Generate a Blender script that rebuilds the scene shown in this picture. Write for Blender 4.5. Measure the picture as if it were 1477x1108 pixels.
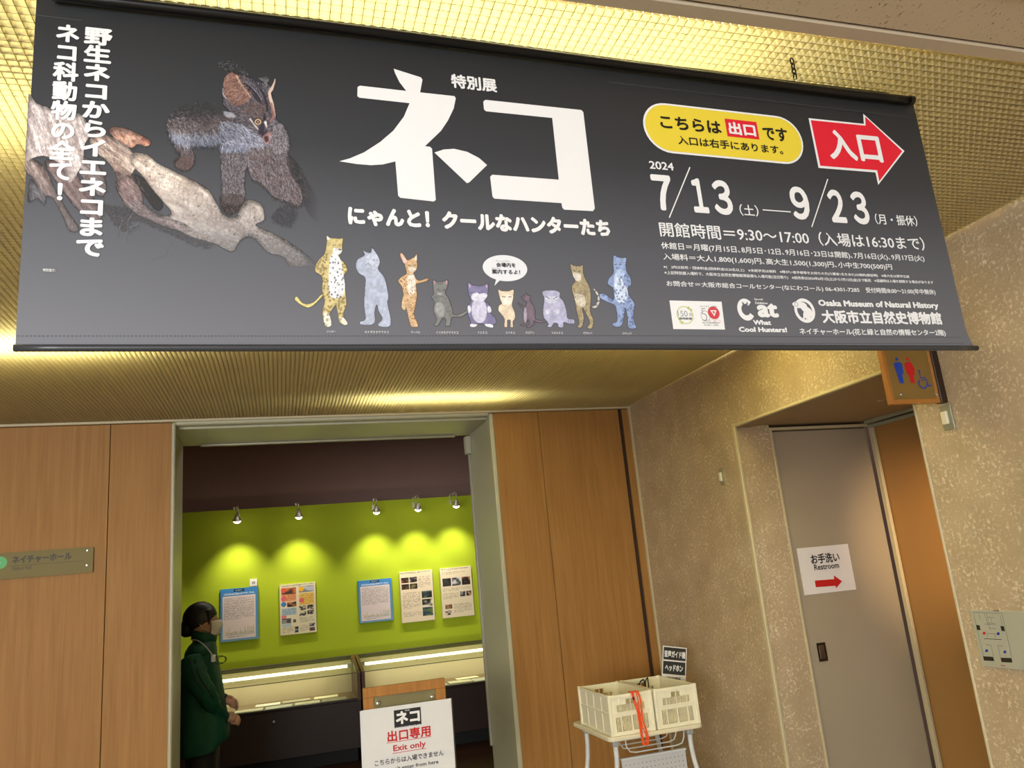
import bpy, math, random
import numpy as np
from mathutils import Vector, Matrix
for _o in list(bpy.data.objects): bpy.data.objects.remove(_o)
S = bpy.context.scene
COL = S.collection
random.seed(7); RNG = np.random.default_rng(7)

# ------------------------------------------------------------ camera
FPX, YAW, PITCH, ROLL, H = 1118.01, 0.305036, 0.235102, -0.0918813, 1.55
def _basis():
    cy, sy, cp, sp = math.cos(YAW), math.sin(YAW), math.cos(PITCH), math.sin(PITCH)
    f = np.array([sy*cp, cy*cp, sp]); r = np.array([cy, -sy, 0.0]); u = np.cross(r, f)
    c, s = math.cos(ROLL), math.sin(ROLL)
    return c*r+s*u, -s*r+c*u, f
CR, CU, CF = _basis()
EYE = np.array([0, 0, H])
cam = bpy.data.cameras.new('camera'); co = bpy.data.objects.new('camera', cam); COL.objects.link(co)
cam.sensor_width = 36; cam.lens = FPX/1477*36; cam.clip_start = .02
co.matrix_world = Matrix(((CR[0], CU[0], -CF[0], 0), (CR[1], CU[1], -CF[1], 0), (CR[2], CU[2], -CF[2], H), (0, 0, 0, 1)))
S.camera = co
def ray(x, y): return (x-738.5)/FPX*CR-(y-554)/FPX*CU+CF

# ------------------------------------------------------------ world, lights, exposure
def lin(c):
    return tuple(((v/255)/12.92 if v/255 <= .04045 else ((v/255+.055)/1.055)**2.4) for v in c)
W = bpy.data.worlds.new('world'); S.world = W; W.use_nodes = True
W.node_tree.nodes['Background'].inputs[0].default_value = (1.0, .93, .80, 1)
W.node_tree.nodes['Background'].inputs[1].default_value = .22
S.view_settings.view_transform = 'Standard'; S.view_settings.look = 'None'
S.view_settings.exposure = 0.0; S.view_settings.gamma = 1; S.view_settings.use_curve_mapping = False

def area(name, loc, target, sx, sy, power, color):
    l = bpy.data.lights.new(name, 'AREA'); l.shape = 'RECTANGLE'; l.size = sx; l.size_y = sy
    l.energy = power; l.color = color
    o = bpy.data.objects.new(name, l); COL.objects.link(o); o.location = loc
    o.rotation_euler = (Vector(target)-Vector(loc)).to_track_quat('-Z', 'Y').to_euler()
    return o
# the lobby behind the camera: its window wall and its ceiling lights
area('lobby_window_light', (-2.9, -3.6, 1.6), (0.5, 2.0, 1.75), 3.4, 1.9, 335, (.94, .97, 1.0))
area('lobby_ceiling_light', (-.6, -1.2, 2.44), (-.6, -1.2, 0), 2.4, 1.2, 40, (1.0, .96, .90))
# fluorescent tubes above the louvre ceiling
LOUVRE_Z = 2.513
LAMPS = [(-1.15, 3.15, 1.1, 36, .22), (-.9, 1.6, 1.0, 15, .24), (.30, 1.22, 1.3, 14, .24), (.9, 4.15, .8, 12, .2), (1.62, 2.75, .7, 66, .15), (.4, 2.3, .9, 12, .24), (1.0, 1.6, .5, 16, .24)]
def louvre_lamps():
    for i, (x, y, L, p, h) in enumerate(LAMPS):
        area('louvre_tube_light', (x, y, LOUVRE_Z+h), (x, y, 0), L, .05, p, (1.0, .96, .66))
louvre_lamps()
# exhibition room
def spot(name, loc, target, power, color, ang, blend=.6, r=.03):
    l = bpy.data.lights.new(name, 'SPOT'); l.energy = power; l.color = color; l.spot_size = ang; l.spot_blend = blend
    l.shadow_soft_size = r
    o = bpy.data.objects.new(name, l); COL.objects.link(o); o.location = loc
    o.rotation_euler = (Vector(target)-Vector(loc)).to_track_quat('-Z', 'Y').to_euler()
    return o
spot('vestibule_lamp', (2.50, 1.98, 1.66), (3.03, 2.80, 1.56), 95, (1.0, .68, .36), math.radians(50), 1.0, .06)
area('gallery_fill_light', (.6, 6.3, 3.1), (.6, 6.3, 0), 2.5, 1.0, 16, (1.0, .9, .75))

# ------------------------------------------------------------ helpers
def tag(o, label=None, cat=None, group=None, kind=None):
    if label: o['label'] = label
    if cat: o['category'] = cat
    if group: o['group'] = group
    if kind: o['kind'] = kind
    return o
def wloc(o):
    v = Vector((0, 0, 0))
    while o is not None: v += o.location; o = o.parent
    return v
def mk(name, vs, fs, mat, parent=None, smooth=False, kind=None, loc=None):
    """mesh object; vs in world coordinates"""
    base = wloc(parent) if parent is not None else Vector((0, 0, 0))
    off = Vector(loc)-base if loc is not None else Vector((0, 0, 0))
    a = np.array([tuple(v) for v in vs], dtype=float).reshape(-1, 3) - np.array(base+off)
    me = bpy.data.meshes.new(name); me.from_pydata(a.tolist(), [], fs); me.update()
    if smooth: me.polygons.foreach_set('use_smooth', [True]*len(me.polygons))
    ms = mat if isinstance(mat, (list, tuple)) else [mat]
    for m in ms: me.materials.append(m)
    o = bpy.data.objects.new(name, me); COL.objects.link(o)
    o.location = off
    if parent is not None: o.parent = parent
    if kind: o['kind'] = kind
    return o
def empty(name, loc, label=None, cat=None, group=None, kind=None, parent=None):
    o = bpy.data.objects.new(name, None); COL.objects.link(o); o.empty_display_size = .1
    o.location = Vector(loc)-(wloc(parent) if parent else Vector((0, 0, 0)))
    if parent: o.parent = parent
    return tag(o, label, cat, group, kind)
class MB:
    """collects shapes, builds ONE mesh"""
    def __init__(s): s.v = []; s.f = []; s.m = []
    def add(s, vs, fs, mi=0):
        n = len(s.v); s.v += [tuple(v) for v in vs]; s.f += [tuple(i+n for i in f) for f in fs]; s.m += [mi]*len(fs); return s
    def box(s, x0, x1, y0, y1, z0, z1, b=0, mi=0):
        if b:
            c = ((x0+x1)/2, (y0+y1)/2, (z0+z1)/2); h = (abs(x1-x0)/2, abs(y1-y0)/2, abs(z1-z0)/2)
            vs = []; idx = {}
            for sx in (-1, 1):
                for sy in (-1, 1):
                    for sz in (-1, 1):
                        for k in range(3):
                            p = [c[0]+sx*(h[0]-b), c[1]+sy*(h[1]-b), c[2]+sz*(h[2]-b)]
                            p[k] = c[k]+(sx, sy, sz)[k]*h[k]
                            idx[(sx, sy, sz, k)] = len(vs); vs.append(p)
            fs = []
            def q(*ks):
                # orient outward
                P = [np.array(vs[idx[k]]) for k in ks]; nrm = np.cross(P[1]-P[0], P[2]-P[0]); cc = sum(P)/len(P)-np.array(c)
                ii = [idx[k] for k in ks]
                fs.append(ii if nrm@cc > 0 else ii[::-1])
            for k in range(3):
                a, bb = [i for i in range(3) if i != k]
                for sg in (-1, 1):
                    def key(ta, tb):
                        t = [0, 0, 0]; t[k] = sg; t[a] = ta; t[bb] = tb; return (*t, k)
                    q(key(-1, -1), key(1, -1), key(1, 1), key(-1, 1))
                for ta in (-1, 1):
                    for tb in (-1, 1):
                        t0 = [0, 0, 0]; t0[k] = -1; t0[a] = ta; t0[bb] = tb; t1 = list(t0); t1[k] = 1
                        q((*t0, a), (*t1, a), (*t1, bb), (*t0, bb))
            for sx in (-1, 1):
                for sy in (-1, 1):
                    for sz in (-1, 1): q((sx, sy, sz, 0), (sx, sy, sz, 1), (sx, sy, sz, 2))
            return s.add(vs, fs, mi)
        vs = [(x, y, z) for x in (x0, x1) for y in (y0, y1) for z in (z0, z1)]
        return s.add(vs, [(0, 1, 3, 2), (4, 6, 7, 5), (0, 4, 5, 1), (2, 3, 7, 6), (0, 2, 6, 4), (1, 5, 7, 3)], mi)
    def tube(s, pts, r, n=8, closed=False, caps=True, mi=0, flat=1.0):
        P = [Vector(p) for p in pts]; m = len(P); rs = r if isinstance(r, (list, tuple)) else [r]*m
        T = []
        for i in range(m):
            if closed: t = P[(i+1) % m]-P[i-1]
            else: t = P[min(i+1, m-1)]-P[max(i-1, 0)]
            T.append(t.normalized())
        up = Vector((0, 0, 1)) if abs(T[0].z) < .9 else Vector((1, 0, 0))
        N = (up-T[0]*up.dot(T[0])).normalized(); vs = []
        for i in range(m):
            N = (N-T[i]*N.dot(T[i])).normalized(); B = T[i].cross(N)
            for k in range(n):
                a = 2*math.pi*k/n; vs.append(P[i]+(N*math.cos(a)*flat+B*math.sin(a))*rs[i])
        fs = []
        for i in range(m if closed else m-1):
            j = (i+1) % m
            for k in range(n):
                k2 = (k+1) % n; fs.append((i*n+k, i*n+k2, j*n+k2, j*n+k))
        if caps and not closed: fs.append(tuple(range(n))[::-1]); fs.append(tuple((m-1)*n+k for k in range(n)))
        return s.add(vs, fs, mi)
    def lathe(s, c, ax, prof, n=16, mi=0):
        """prof: list of (along, radius)"""
        c = Vector(c); ax = Vector(ax).normalized(); up = Vector((0, 0, 1)) if abs(ax.z) < .9 else Vector((1, 0, 0))
        N = (up-ax*up.dot(ax)).normalized(); B = ax.cross(N); vs = []; fs = []
        for (h, r) in prof:
            for k in range(n):
                a = 2*math.pi*k/n; vs.append(c+ax*h+(N*math.cos(a)+B*math.sin(a))*r)
        for i in range(len(prof)-1):
            for k in range(n):
                k2 = (k+1) % n; fs.append((i*n+k, i*n+k2, (i+1)*n+k2, (i+1)*n+k))
        fs.append(tuple(range(n))[::-1]); fs.append(tuple((len(prof)-1)*n+k for k in range(n)))
        return s.add(vs, fs, mi)
    def ell(s, c, r, n=16, m=10, mi=0):
        vs = []; fs = []
        for i in range(m+1):
            th = math.pi*i/m
            for k in range(n):
                a = 2*math.pi*k/n
                vs.append((c[0]+r[0]*math.sin(th)*math.cos(a), c[1]+r[1]*math.sin(th)*math.sin(a), c[2]+r[2]*math.cos(th)))
        for i in range(m):
            for k in range(n):
                k2 = (k+1) % n; fs.append((i*n+k, (i+1)*n+k, (i+1)*n+k2, i*n+k2))
        return s.add(vs, fs, mi)
    def build(s, name, mat, parent=None, smooth=False, kind=None, loc=None):
        o = mk(name, s.v, s.f, mat, parent, smooth, kind, loc)
        if any(s.m): o.data.polygons.foreach_set('material_index', s.m)
        return o
def bx(name, d, mat, parent=None, b=0, kind=None, loc=None):
    return MB().box(*d, b=b).build(name, mat, parent, kind=kind, loc=loc)
def copy_tree(o, parent=None):
    c = o.copy(); COL.objects.link(c); c.parent = parent
    for ch in [x for x in o.children]: copy_tree(ch, c)
    return c

# ------------------------------------------------------------ materials
MATS = {}
def mat(name, col, rough=.6, metal=0.0, spec=.5, emit=None, estr=0, noise=None, bump=None, alpha=None, trans=0, coat=0):
    if name in MATS: return MATS[name]
    m = bpy.data.materials.new(name); m.use_nodes = True; nt = m.node_tree; b = nt.nodes['Principled BSDF']
    c = lin(col)+(1,); b.inputs['Base Color'].default_value = c
    b.inputs['Roughness'].default_value = rough; b.inputs['Metallic'].default_value = metal
    b.inputs['Specular IOR Level'].default_value = spec
    if coat: b.inputs['Coat Weight'].default_value = coat
    if trans: b.inputs['Transmission Weight'].default_value = trans
    if emit: b.inputs['Emission Color'].default_value = lin(emit)+(1,); b.inputs['Emission Strength'].default_value = estr
    if noise or bump:
        tc = nt.nodes.new('ShaderNodeTexCoord')
    if noise:   # (scale, amount, stretch xyz)
        sc, am, st = noise
        mp = nt.nodes.new('ShaderNodeMapping'); mp.inputs['Scale'].default_value = st
        nz = nt.nodes.new('ShaderNodeTexNoise'); nz.inputs['Scale'].default_value = sc; nz.inputs['Detail'].default_value = 5
        mx = nt.nodes.new('ShaderNodeMix'); mx.data_type = 'RGBA'
        mx.inputs[6].default_value = tuple(v*(1-am) for v in c[:3])+(1,); mx.inputs[7].default_value = tuple(min(1, v*(1+am)) for v in c[:3])+(1,)
        nt.links.new(tc.outputs['Object'], mp.inputs[0]); nt.links.new(mp.outputs[0], nz.inputs['Vector'])
        nt.links.new(nz.outputs['Fac'], mx.inputs[0]); nt.links.new(mx.outputs[2], b.inputs['Base Color'])
    if bump:    # (scale, strength, distance)
        nz = nt.nodes.new('ShaderNodeTexNoise'); nz.inputs['Scale'].default_value = bump[0]; nz.inputs['Detail'].default_value = 6
        bp = nt.nodes.new('ShaderNodeBump'); bp.inputs['Strength'].default_value = bump[1]; bp.inputs['Distance'].default_value = bump[2]
        nt.links.new(tc.outputs['Object'], nz.inputs['Vector']); nt.links.new(nz.outputs['Fac'], bp.inputs['Height'])
        nt.links.new(bp.outputs[0], b.inputs['Normal'])
    MATS[name] = m; return m

def wood(name, c1, c2, rough=.45):
    m = mat(name, c1, rough, spec=.25); nt = m.node_tree; b = nt.nodes['Principled BSDF']
    tc = nt.nodes.new('ShaderNodeTexCoord'); mp = nt.nodes.new('ShaderNodeMapping'); mp.inputs['Scale'].default_value = (14, 14, .55)
    nz = nt.nodes.new('ShaderNodeTexNoise'); nz.inputs['Scale'].default_value = 3; nz.inputs['Detail'].default_value = 8; nz.inputs['Distortion'].default_value = .6
    mp2 = nt.nodes.new('ShaderNodeMapping'); mp2.inputs['Scale'].default_value = (120, 120, 1.6)
    n2 = nt.nodes.new('ShaderNodeTexNoise'); n2.inputs['Scale'].default_value = 2; n2.inputs['Detail'].default_value = 3
    oi = nt.nodes.new('ShaderNodeObjectInfo')
    ad = nt.nodes.new('ShaderNodeMath'); ad.operation = 'MULTIPLY_ADD'; ad.inputs[1].default_value = .45; ad.inputs[2].default_value = 0
    rp = nt.nodes.new('ShaderNodeValToRGB')
    rp.color_ramp.elements[0].position = .38; rp.color_ramp.elements[0].color = lin(c1)+(1,)
    rp.color_ramp.elements[1].position = .95; rp.color_ramp.elements[1].color = lin(c2)+(1,)
    a2 = nt.nodes.new('ShaderNodeMath'); a2.operation = 'ADD'
    nt.links.new(tc.outputs['Object'], mp.inputs[0]); nt.links.new(tc.outputs['Object'], mp2.inputs[0])
    nt.links.new(mp.outputs[0], nz.inputs['Vector']); nt.links.new(mp2.outputs[0], n2.inputs['Vector'])
    nt.links.new(n2.outputs['Fac'], ad.inputs[0]); nt.links.new(nz.outputs['Fac'], a2.inputs[0]); nt.links.new(ad.outputs[0], a2.inputs[1])
    nt.links.new(a2.outputs[0], rp.inputs[0]); nt.links.new(rp.outputs[0], b.inputs['Base Color'])
    return m
M_WOOD = wood('wall_veneer', (144, 101, 50), (168, 124, 70), .55)
M_WOODS = wood('sign_wood', (146, 96, 46), (178, 126, 68))
M_GROOVE = mat('groove_dark', (58, 36, 20), .7)
M_ALU = mat('painted_aluminium', (176, 172, 152), .35, .35)
M_JAMB = mat('jamb_enamel', (184, 182, 158), .4, 0.0)
M_CREAM = mat('cream_trim', (196, 184, 150), .5)
M_WHITE = mat('white_print', (236, 236, 236), .5)
M_BLACK = mat('black_print', (22, 22, 22), .5)
M_PAPER = mat('white_paper', (232, 228, 226), .45)
M_RED = mat('red_print', (222, 30, 52), .45)
M_DRED = mat('dark_red_print', (196, 24, 30), .45)
M_STEEL = mat('brushed_steel', (190, 186, 176), .3, .9)
M_DARKMETAL = mat('black_anodised_rod', (14, 14, 15), .28, .3)

# rough sparkling stucco
def stucco(name, base, fleck):
    m = mat(name, base, .55, spec=.4); nt = m.node_tree; b = nt.nodes['Principled BSDF']
    tc = nt.nodes.new('ShaderNodeTexCoord')
    vo = nt.nodes.new('ShaderNodeTexNoise'); vo.inputs['Scale'].default_value = 78; vo.inputs['Detail'].default_value = 7; vo.inputs['Distortion'].default_value = .55; vo.inputs['Roughness'].default_value = .62
    rp = nt.nodes.new('ShaderNodeValToRGB'); rp.color_ramp.elements[0].position = .53; rp.color_ramp.elements[0].color = lin(base)+(1,)
    rp.color_ramp.elements[1].position = .68; rp.color_ramp.elements[1].color = lin(fleck)+(1,)
    n2 = nt.nodes.new('ShaderNodeTexNoise'); n2.inputs['Scale'].default_value = 5; n2.inputs['Detail'].default_value = 3
    mx = nt.nodes.new('ShaderNodeMix'); mx.data_type = 'RGBA'; mx.blend_type = 'MULTIPLY'
    r2 = nt.nodes.new('ShaderNodeValToRGB'); r2.color_ramp.elements[0].color = (.82, .80, .76, 1); r2.color_ramp.elements[0].position = .3; r2.color_ramp.elements[1].position = .7
    bp = nt.nodes.new('ShaderNodeBump'); bp.inputs['Strength'].default_value = .7; bp.inputs['Distance'].default_value = .006
    nt.links.new(tc.outputs['Object'], vo.inputs['Vector']); nt.links.new(tc.outputs['Object'], n2.inputs['Vector'])
    va = nt.nodes.new('ShaderNodeMath'); va.operation = 'MULTIPLY_ADD'; va.inputs[1].default_value = .16; n3 = nt.nodes.new('ShaderNodeTexNoise'); n3.inputs['Scale'].default_value = 9; n3.inputs['Detail'].default_value = 4; nt.links.new(tc.outputs['Object'], n3.inputs['Vector']); vs_ = nt.nodes.new('ShaderNodeMath'); vs_.operation = 'SUBTRACT'; vs_.inputs[1].default_value = .5; nt.links.new(n3.outputs['Fac'], vs_.inputs[0]); vm = nt.nodes.new('ShaderNodeMath'); vm.operation = 'MULTIPLY_ADD'; vm.inputs[1].default_value = .28; nt.links.new(vs_.outputs[0], vm.inputs[0]); nt.links.new(vo.outputs['Fac'], vm.inputs[2]); nt.links.new(vm.outputs[0], rp.inputs[0]); nt.links.new(n2.outputs['Fac'], r2.inputs[0])
    mx.inputs[0].default_value = 1; nt.links.new(rp.outputs[0], mx.inputs[6]); nt.links.new(r2.outputs[0], mx.inputs[7])
    nt.links.new(mx.outputs[2], b.inputs['Base Color']); nt.links.new(vo.outputs['Fac'], bp.inputs['Height']); nt.links.new(bp.outputs[0], b.inputs['Normal'])
    return m
M_STUCCO = stucco('stucco_wall', (188, 168, 138), (232, 218, 190))

# ------------------------------------------------------------ planes and flat print
class Pl:
    def __init__(s, O, ax, n, bend=None, az=(0, 0, 1)):
        s.O = np.array(O, float); s.ax = np.array(ax, float); s.ax /= np.linalg.norm(s.ax)
        s.az = np.array(az, float); s.az /= np.linalg.norm(s.az); s.n = np.array(n, float); s.n /= np.linalg.norm(s.n); s.bend = bend
    def uv(s, x, y):
        d = ray(x, y); t = ((s.O-EYE)@s.n)/(d@s.n); P = EYE+d*t-s.O
        return P@s.ax, P@s.az
    def P(s, u, v, d=0.0):
        if s.bend: d = d+s.bend(u, v)
        return s.O+s.ax*u+s.az*v+s.n*d
    def px(s, x, y, d=0.0): return s.P(*s.uv(x, y), d)
BEND = lambda u, v: .003*math.sin(u*4+v*3)+.0006*math.sin(u*9-v*5)
BA = .015
BAN = Pl((0, 1.12, 0), (math.cos(BA), math.sin(BA), 0), (math.sin(BA), -math.cos(BA), 0), BEND)
BACK = Pl((0, 4.51, 0), (1, 0, 0), (0, -1, 0))
RIGHT = Pl((2.2, 0, 0), (0, -1, 0), (-1, 0, 0))
def poly_print(pl, pts, m, parent, name='graphic', d=.0006, px=True, tess=None):
    q = [pl.px(x, y, d) if px else pl.P(x, y, d) for x, y in pts]
    return mk(name, q, [tuple(range(len(q)))[::-1]], m, parent)
def smooth_pts(pts, n=6, closed=True):
    P = [np.array(p, float) for p in pts]; m = len(P); out = []
    for i in range(m if closed else m-1):
        if closed: a, b, c, d = P[i-1], P[i], P[(i+1) % m], P[(i+2) % m]
        else: a, b, c, d = P[max(i-1, 0)], P[i], P[i+1], P[min(i+2, m-1)]
        for k in range(n):
            t = k/n; out.append(tuple(.5*((2*b)+(c-a)*t+(2*a-5*b+4*c-d)*t*t+(3*b-a-3*c+d)*t**3)))
    if not closed: out.append(tuple(P[-1]))
    return out
def ring_print(pl, c, r, w, m, parent, n=32, name='graphic', d=.0008, a0=0, a1=2*math.pi, ry=None):
    ry = ry or r; vs = []; fs = []; full = abs(a1-a0-2*math.pi) < 1e-6
    for k in range(n+1):
        a = a0+(a1-a0)*k/n
        for s in (1, -1):
            f = 1+s*w/2/r; vs.append(pl.P(c[0]+r*f*math.cos(a), c[1]+ry*f*math.sin(a), d))
    for k in range(n): fs.append((2*k, 2*k+1, 2*k+3, 2*k+2))
    return mk(name, vs, fs, m, parent)
def disc(pl, c, r, m, parent, ry=None, name='graphic', d=.0006, n=32):
    ry = ry or r
    return mk(name, [pl.P(c[0]+r*math.cos(2*math.pi*k/n), c[1]+ry*math.sin(2*math.pi*k/n), d) for k in range(n)], [tuple(range(n))], m, parent)
def glyphs(s, bold=0.0, space=1.0):
    small = 0 if bold >= .01 else bold
    a, fs = glyphs0(s, small, space); e = bold-small
    if e >= .01:   # heavier weights: the outline spread by overlaid copies of the glyph
        V = []; F = []; n = len(a)
        for i in range(8):
            t = math.pi*i*3/4+.39; V.append(a+np.array([math.cos(t), math.sin(t)])*e); F += [tuple(j+i*n for j in f) for f in fs]
        return np.concatenate(V), F
    return a, fs
def glyphs0(s, bold=0.0, space=1.0):
    cu = bpy.data.curves.new('t', 'FONT'); cu.body = s; cu.size = 1; cu.offset = bold; cu.resolution_u = 4 if len(s) < 6 else 2; cu.space_character = space
    o = bpy.data.objects.new('t', cu); COL.objects.link(o); bpy.context.view_layer.update()
    me = bpy.data.meshes.new_from_object(o.evaluated_get(bpy.context.evaluated_depsgraph_get()))
    n = len(me.vertices); a = np.empty(n*3); me.vertices.foreach_get('co', a); a = a.reshape(-1, 3)
    fs = [tuple(p.vertices) for p in me.polygons]
    bpy.data.objects.remove(o); bpy.data.curves.remove(cu); bpy.data.meshes.remove(me)
    return a[:, :2], fs
def text_uv(pl, s, u0, v0, u1, v1, m, parent, bold=0.0, d=.001, space=1.0, name='lettering', keep=False, shear=0):
    a, fs = glyphs(s, bold, space)
    mn = a.min(0); mx = a.max(0); q = (a-mn)/(mx-mn)
    k = len(q)//8 if len(q) and len(q) % 8 == 0 and bold >= .01 else len(q)+1
    vs = [pl.P(u0+(u1-u0)*x+shear*(y-.5)*(v1-v0), v0+(v1-v0)*y, d+.00007*(i//k)) for i, (x, y) in enumerate(q)]
    return mk(name, vs, fs, m, parent)
def text_px(pl, s, tl, br, m, parent, bold=0.0, **k):
    u0, v1 = pl.uv(*tl); u1, v0 = pl.uv(*br)
    return text_uv(pl, s, u0, v0, u1, v1, m, parent, bold, **k)
def vtext_px(pl, s, tl, br, m, parent, bold=0.0, d=.001):
    u0, v1 = pl.uv(*tl); u1, v0 = pl.uv(*br); n = len(s); h = (v1-v0)/n; V = []; F = []
    for i, ch in enumerate(s):
        a, fs = glyphs(ch, bold); c = (a.max(0)+a.min(0))/2; w = a.max(0)-a.min(0)
        sc = (u1-u0)/.98; sy = h/1.0
        cy = c[1] if ch not in '！' else c[1]
        if w[0] < .5: cx = c[0]
        else: cx = .5
        cx = c[0] if ch in '！' else .5
        uc = (u0+u1)/2; vc = v1-h*(i+.5); k = len(V)
        k8 = len(a)//8
        V += [pl.P(uc+(x-cx)*sc, vc+(y-.36)*sy, d+.00007*(j//k8)) for j, (x, y) in enumerate(a)]; F += [tuple(j+k for j in f) for f in fs]
    return mk('lettering', V, F, m, parent)
# ------------------------------------------------------------ STRUCTURE
D = 4.51; RX = 2.2; CZ = 2.513
# floors
mk('floor', [(-4.5, -5, 0), (RX+1.5, -5, 0), (RX+1.5, D, 0), (-4.5, D, 0)], [(0, 1, 2, 3)], mat('floor_grey_vinyl', (150, 138, 118), .5, noise=(40, .08, (1, 1, 1))), kind='structure')
M_FL2 = wood('gallery_floor_brown', (46, 26, 16), (70, 42, 26), .45)
bx('floor', (-4.5, 6, D, 9.9, -.05, 0), M_FL2, kind='structure')
# back wall: veneer panels with recessed joints on a dark backing
wb = empty('wall_back', (0, D, 0), kind='structure')
bx('backing', (-4.5, -.556, D+.012, D+.13, 0, CZ), M_GROOVE, wb)
bx('backing', (1.29, RX, D+.012, D+.13, 0, CZ), M_GROOVE, wb)
TOPZ = CZ-.014
for x0, x1 in ((-4.5, -3.553), (-3.55, -2.653), (-2.65, -1.753), (-1.75, -.849), (-.8455, -.545), (1.279, 1.5685), (1.5715, 2.118), (2.146, RX-.004)):
    bx('veneer_panel', (x0, x1, D, D+.02, 0.08, TOPZ), M_WOOD, wb, b=.0012, loc=(x0, D, 0))
bx('skirting', (-4.5, -.545, D-.004, D+.012, 0, .08), M_GROOVE, wb)
bx('skirting', (1.279, RX, D-.004, D+.012, 0, .08), M_GROOVE, wb)
bx('trim_1', (-4.5, RX, D-.022, D-.002, CZ-.012, CZ), M_CREAM, kind='structure')
bx('trim_2', (RX-.012, RX-.001, D-.016, D+.004, 0, CZ-.002), M_CREAM, kind='structure')
# lined opening to the gallery, 0.6 m deep
ow = empty('doorway_lining', (.35, D, 0), kind='structure'); ow.name = 'trim_3'
YB = 5.11
def lining(prof, name):     # profile in (inset, y) swept up the right jamb
    pass
bx('jamb', (1.262, 1.42, D+.07, YB, 0, 2.485), M_JAMB, ow, b=.004)
bx('jamb_edge', (1.252, 1.279, D-.006, D+.068, 0, 2.498), M_JAMB, ow, b=.006)
bx('jamb', (-.70, -.552, D+.07, YB, 0, 2.485), M_JAMB, ow, b=.004)
bx('jamb_edge', (-.5455, -.527, D-.006, D+.068, 0, 2.498), M_JAMB, ow, b=.006)
bx('head', (-.552, 1.262, D+.07, YB, 2.475, 2.60), M_JAMB, ow, b=.004)
bx('head_edge', (-.527, 1.252, D-.004, D+.068, 2.485, 2.51), M_JAMB, ow, b=.006)
bx('curtain_rail', (-.45, 1.16, YB-.045, YB-.02, 2.462, 2.4745), M_ALU, ow, b=.003)
bx('rail_bracket', (1.225, 1.262, YB-.06, YB+.0, 2.34, 2.46), M_JAMB, ow, b=.004)
bx('door_stop', (1.246, 1.262, YB-.02, YB-.002, .5, 2.34), M_ALU, ow, b=.002)

# right wall of stucco with the alcove
AY0, AY1, AZ = 2.205, 3.359, 2.158
wr = empty('wall_right', (RX, 2, 0), kind='structure')
bx('stucco_panel', (RX, RX+.205, AY1, D+.02, 0, CZ+.3), M_STUCCO, wr)
bx('stucco_panel', (RX, RX+.2, AY0, AY1, AZ, CZ+.3), M_STUCCO, wr)
bx('stucco_panel', (RX, RX+.2, -5, AY0, 0, CZ+.3), M_STUCCO, wr)
bx('corner_bead', (RX-.004, RX+.012, AY1-.010, AY1+.012, 0, AZ+.01), M_CREAM, wr, b=.003)
bx('corner_bead', (RX-.004, RX+.012, AY0-.004, AY0+.006, 0, AZ+.01), M_CREAM, wr, b=.002)
bx('edge_trim', (RX-.005, RX+.014, AY0, AY1, AZ-.012, AZ+.002), M_CREAM, wr, b=.003)
# the alcove
al = empty('wall_alcove', (2.6, AY1, 0), kind='structure')
M_SOFFIT = mat('alcove_soffit', (150, 132, 100), .6)
bx('soffit', (RX+.014, 3.3, AY0-.6, AY1+.1, AZ-.006, AZ+.1), M_SOFFIT, al)
bx('soffit_lip', (RX+.014, RX+.10, AY0, AY1, AZ-.014, AZ-.006), M_SOFFIT, al)
M_TAN = mat('alcove_laminate', (164, 122, 70), .55)
bx('laminate_panel', (3.035, 3.15, .5, AY1+.02, 0, AZ-.03), M_TAN, al)
bx('corner_trim', (3.012, 3.03, AY1-.03, AY1-.002, 0, AZ-.03), M_CREAM, al, b=.002)
bx('hanging_rail', (2.985, 3.05, .5, AY1-.01, AZ-.022, AZ-.006), mat('rail_grey', (168, 170, 148), .4, .3), al, b=.002)
bx('hanging_rail', (3.01, 3.06, .5, AY1-.01, AZ-.045, AZ-.028), MATS['rail_grey'], al, b=.002)
# sliding door
dr = empty('door_1', (2.71, AY1, 0), kind='structure')
M_DOOR = mat('door_enamel', (164, 152, 132), .5)
bx('door_leaf', (2.422, 3.006, AY1+.012, AY1+.05, 0.01, AZ-.04), M_DOOR, dr, b=.002)
bx('frame_side', (2.405, 2.417, AY1-.004, AY1+.06, 0, AZ-.02), M_CREAM, dr, b=.001)
bx('frame_head', (2.417, 3.012, AY1-.004, AY1+.06, AZ-.034, AZ-.02), M_CREAM, dr, b=.001)
bx('frame_side', (3.008, 3.0125, AY1+.03, AY1+.06, 0, AZ-.03), M_GROOVE, dr)
bx('backing', (2.38, 3.03, AY1+.06, AY1+.1, 0, AZ), M_GROOVE, dr)
# recessed pull
DOORP = Pl((0, AY1+.012, 0), (1, 0, 0), (0, -1, 0))
hx0, hz1 = DOORP.uv(1177, 928); hx1, hz0 = DOORP.uv(1194, 953)
hd = empty('pull_handle', ((hx0+hx1)/2, AY1+.01, (hz0+hz1)/2), parent=dr)
M_PULL = mat('pull_bronze', (70, 58, 44), .35, .7)
m = MB(); t = .004
m.box(hx0, hx1, AY1+.008, AY1+.011, hz0, hz1); m.build('plate', M_PULL, hd)
bx('cup', (hx0+.010, hx1-.010, AY1+.0072, AY1+.0085, hz0+.012, hz1-.012), mat('pull_cup', (150, 140, 124), .25, .9), hd, b=.0006)

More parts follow.
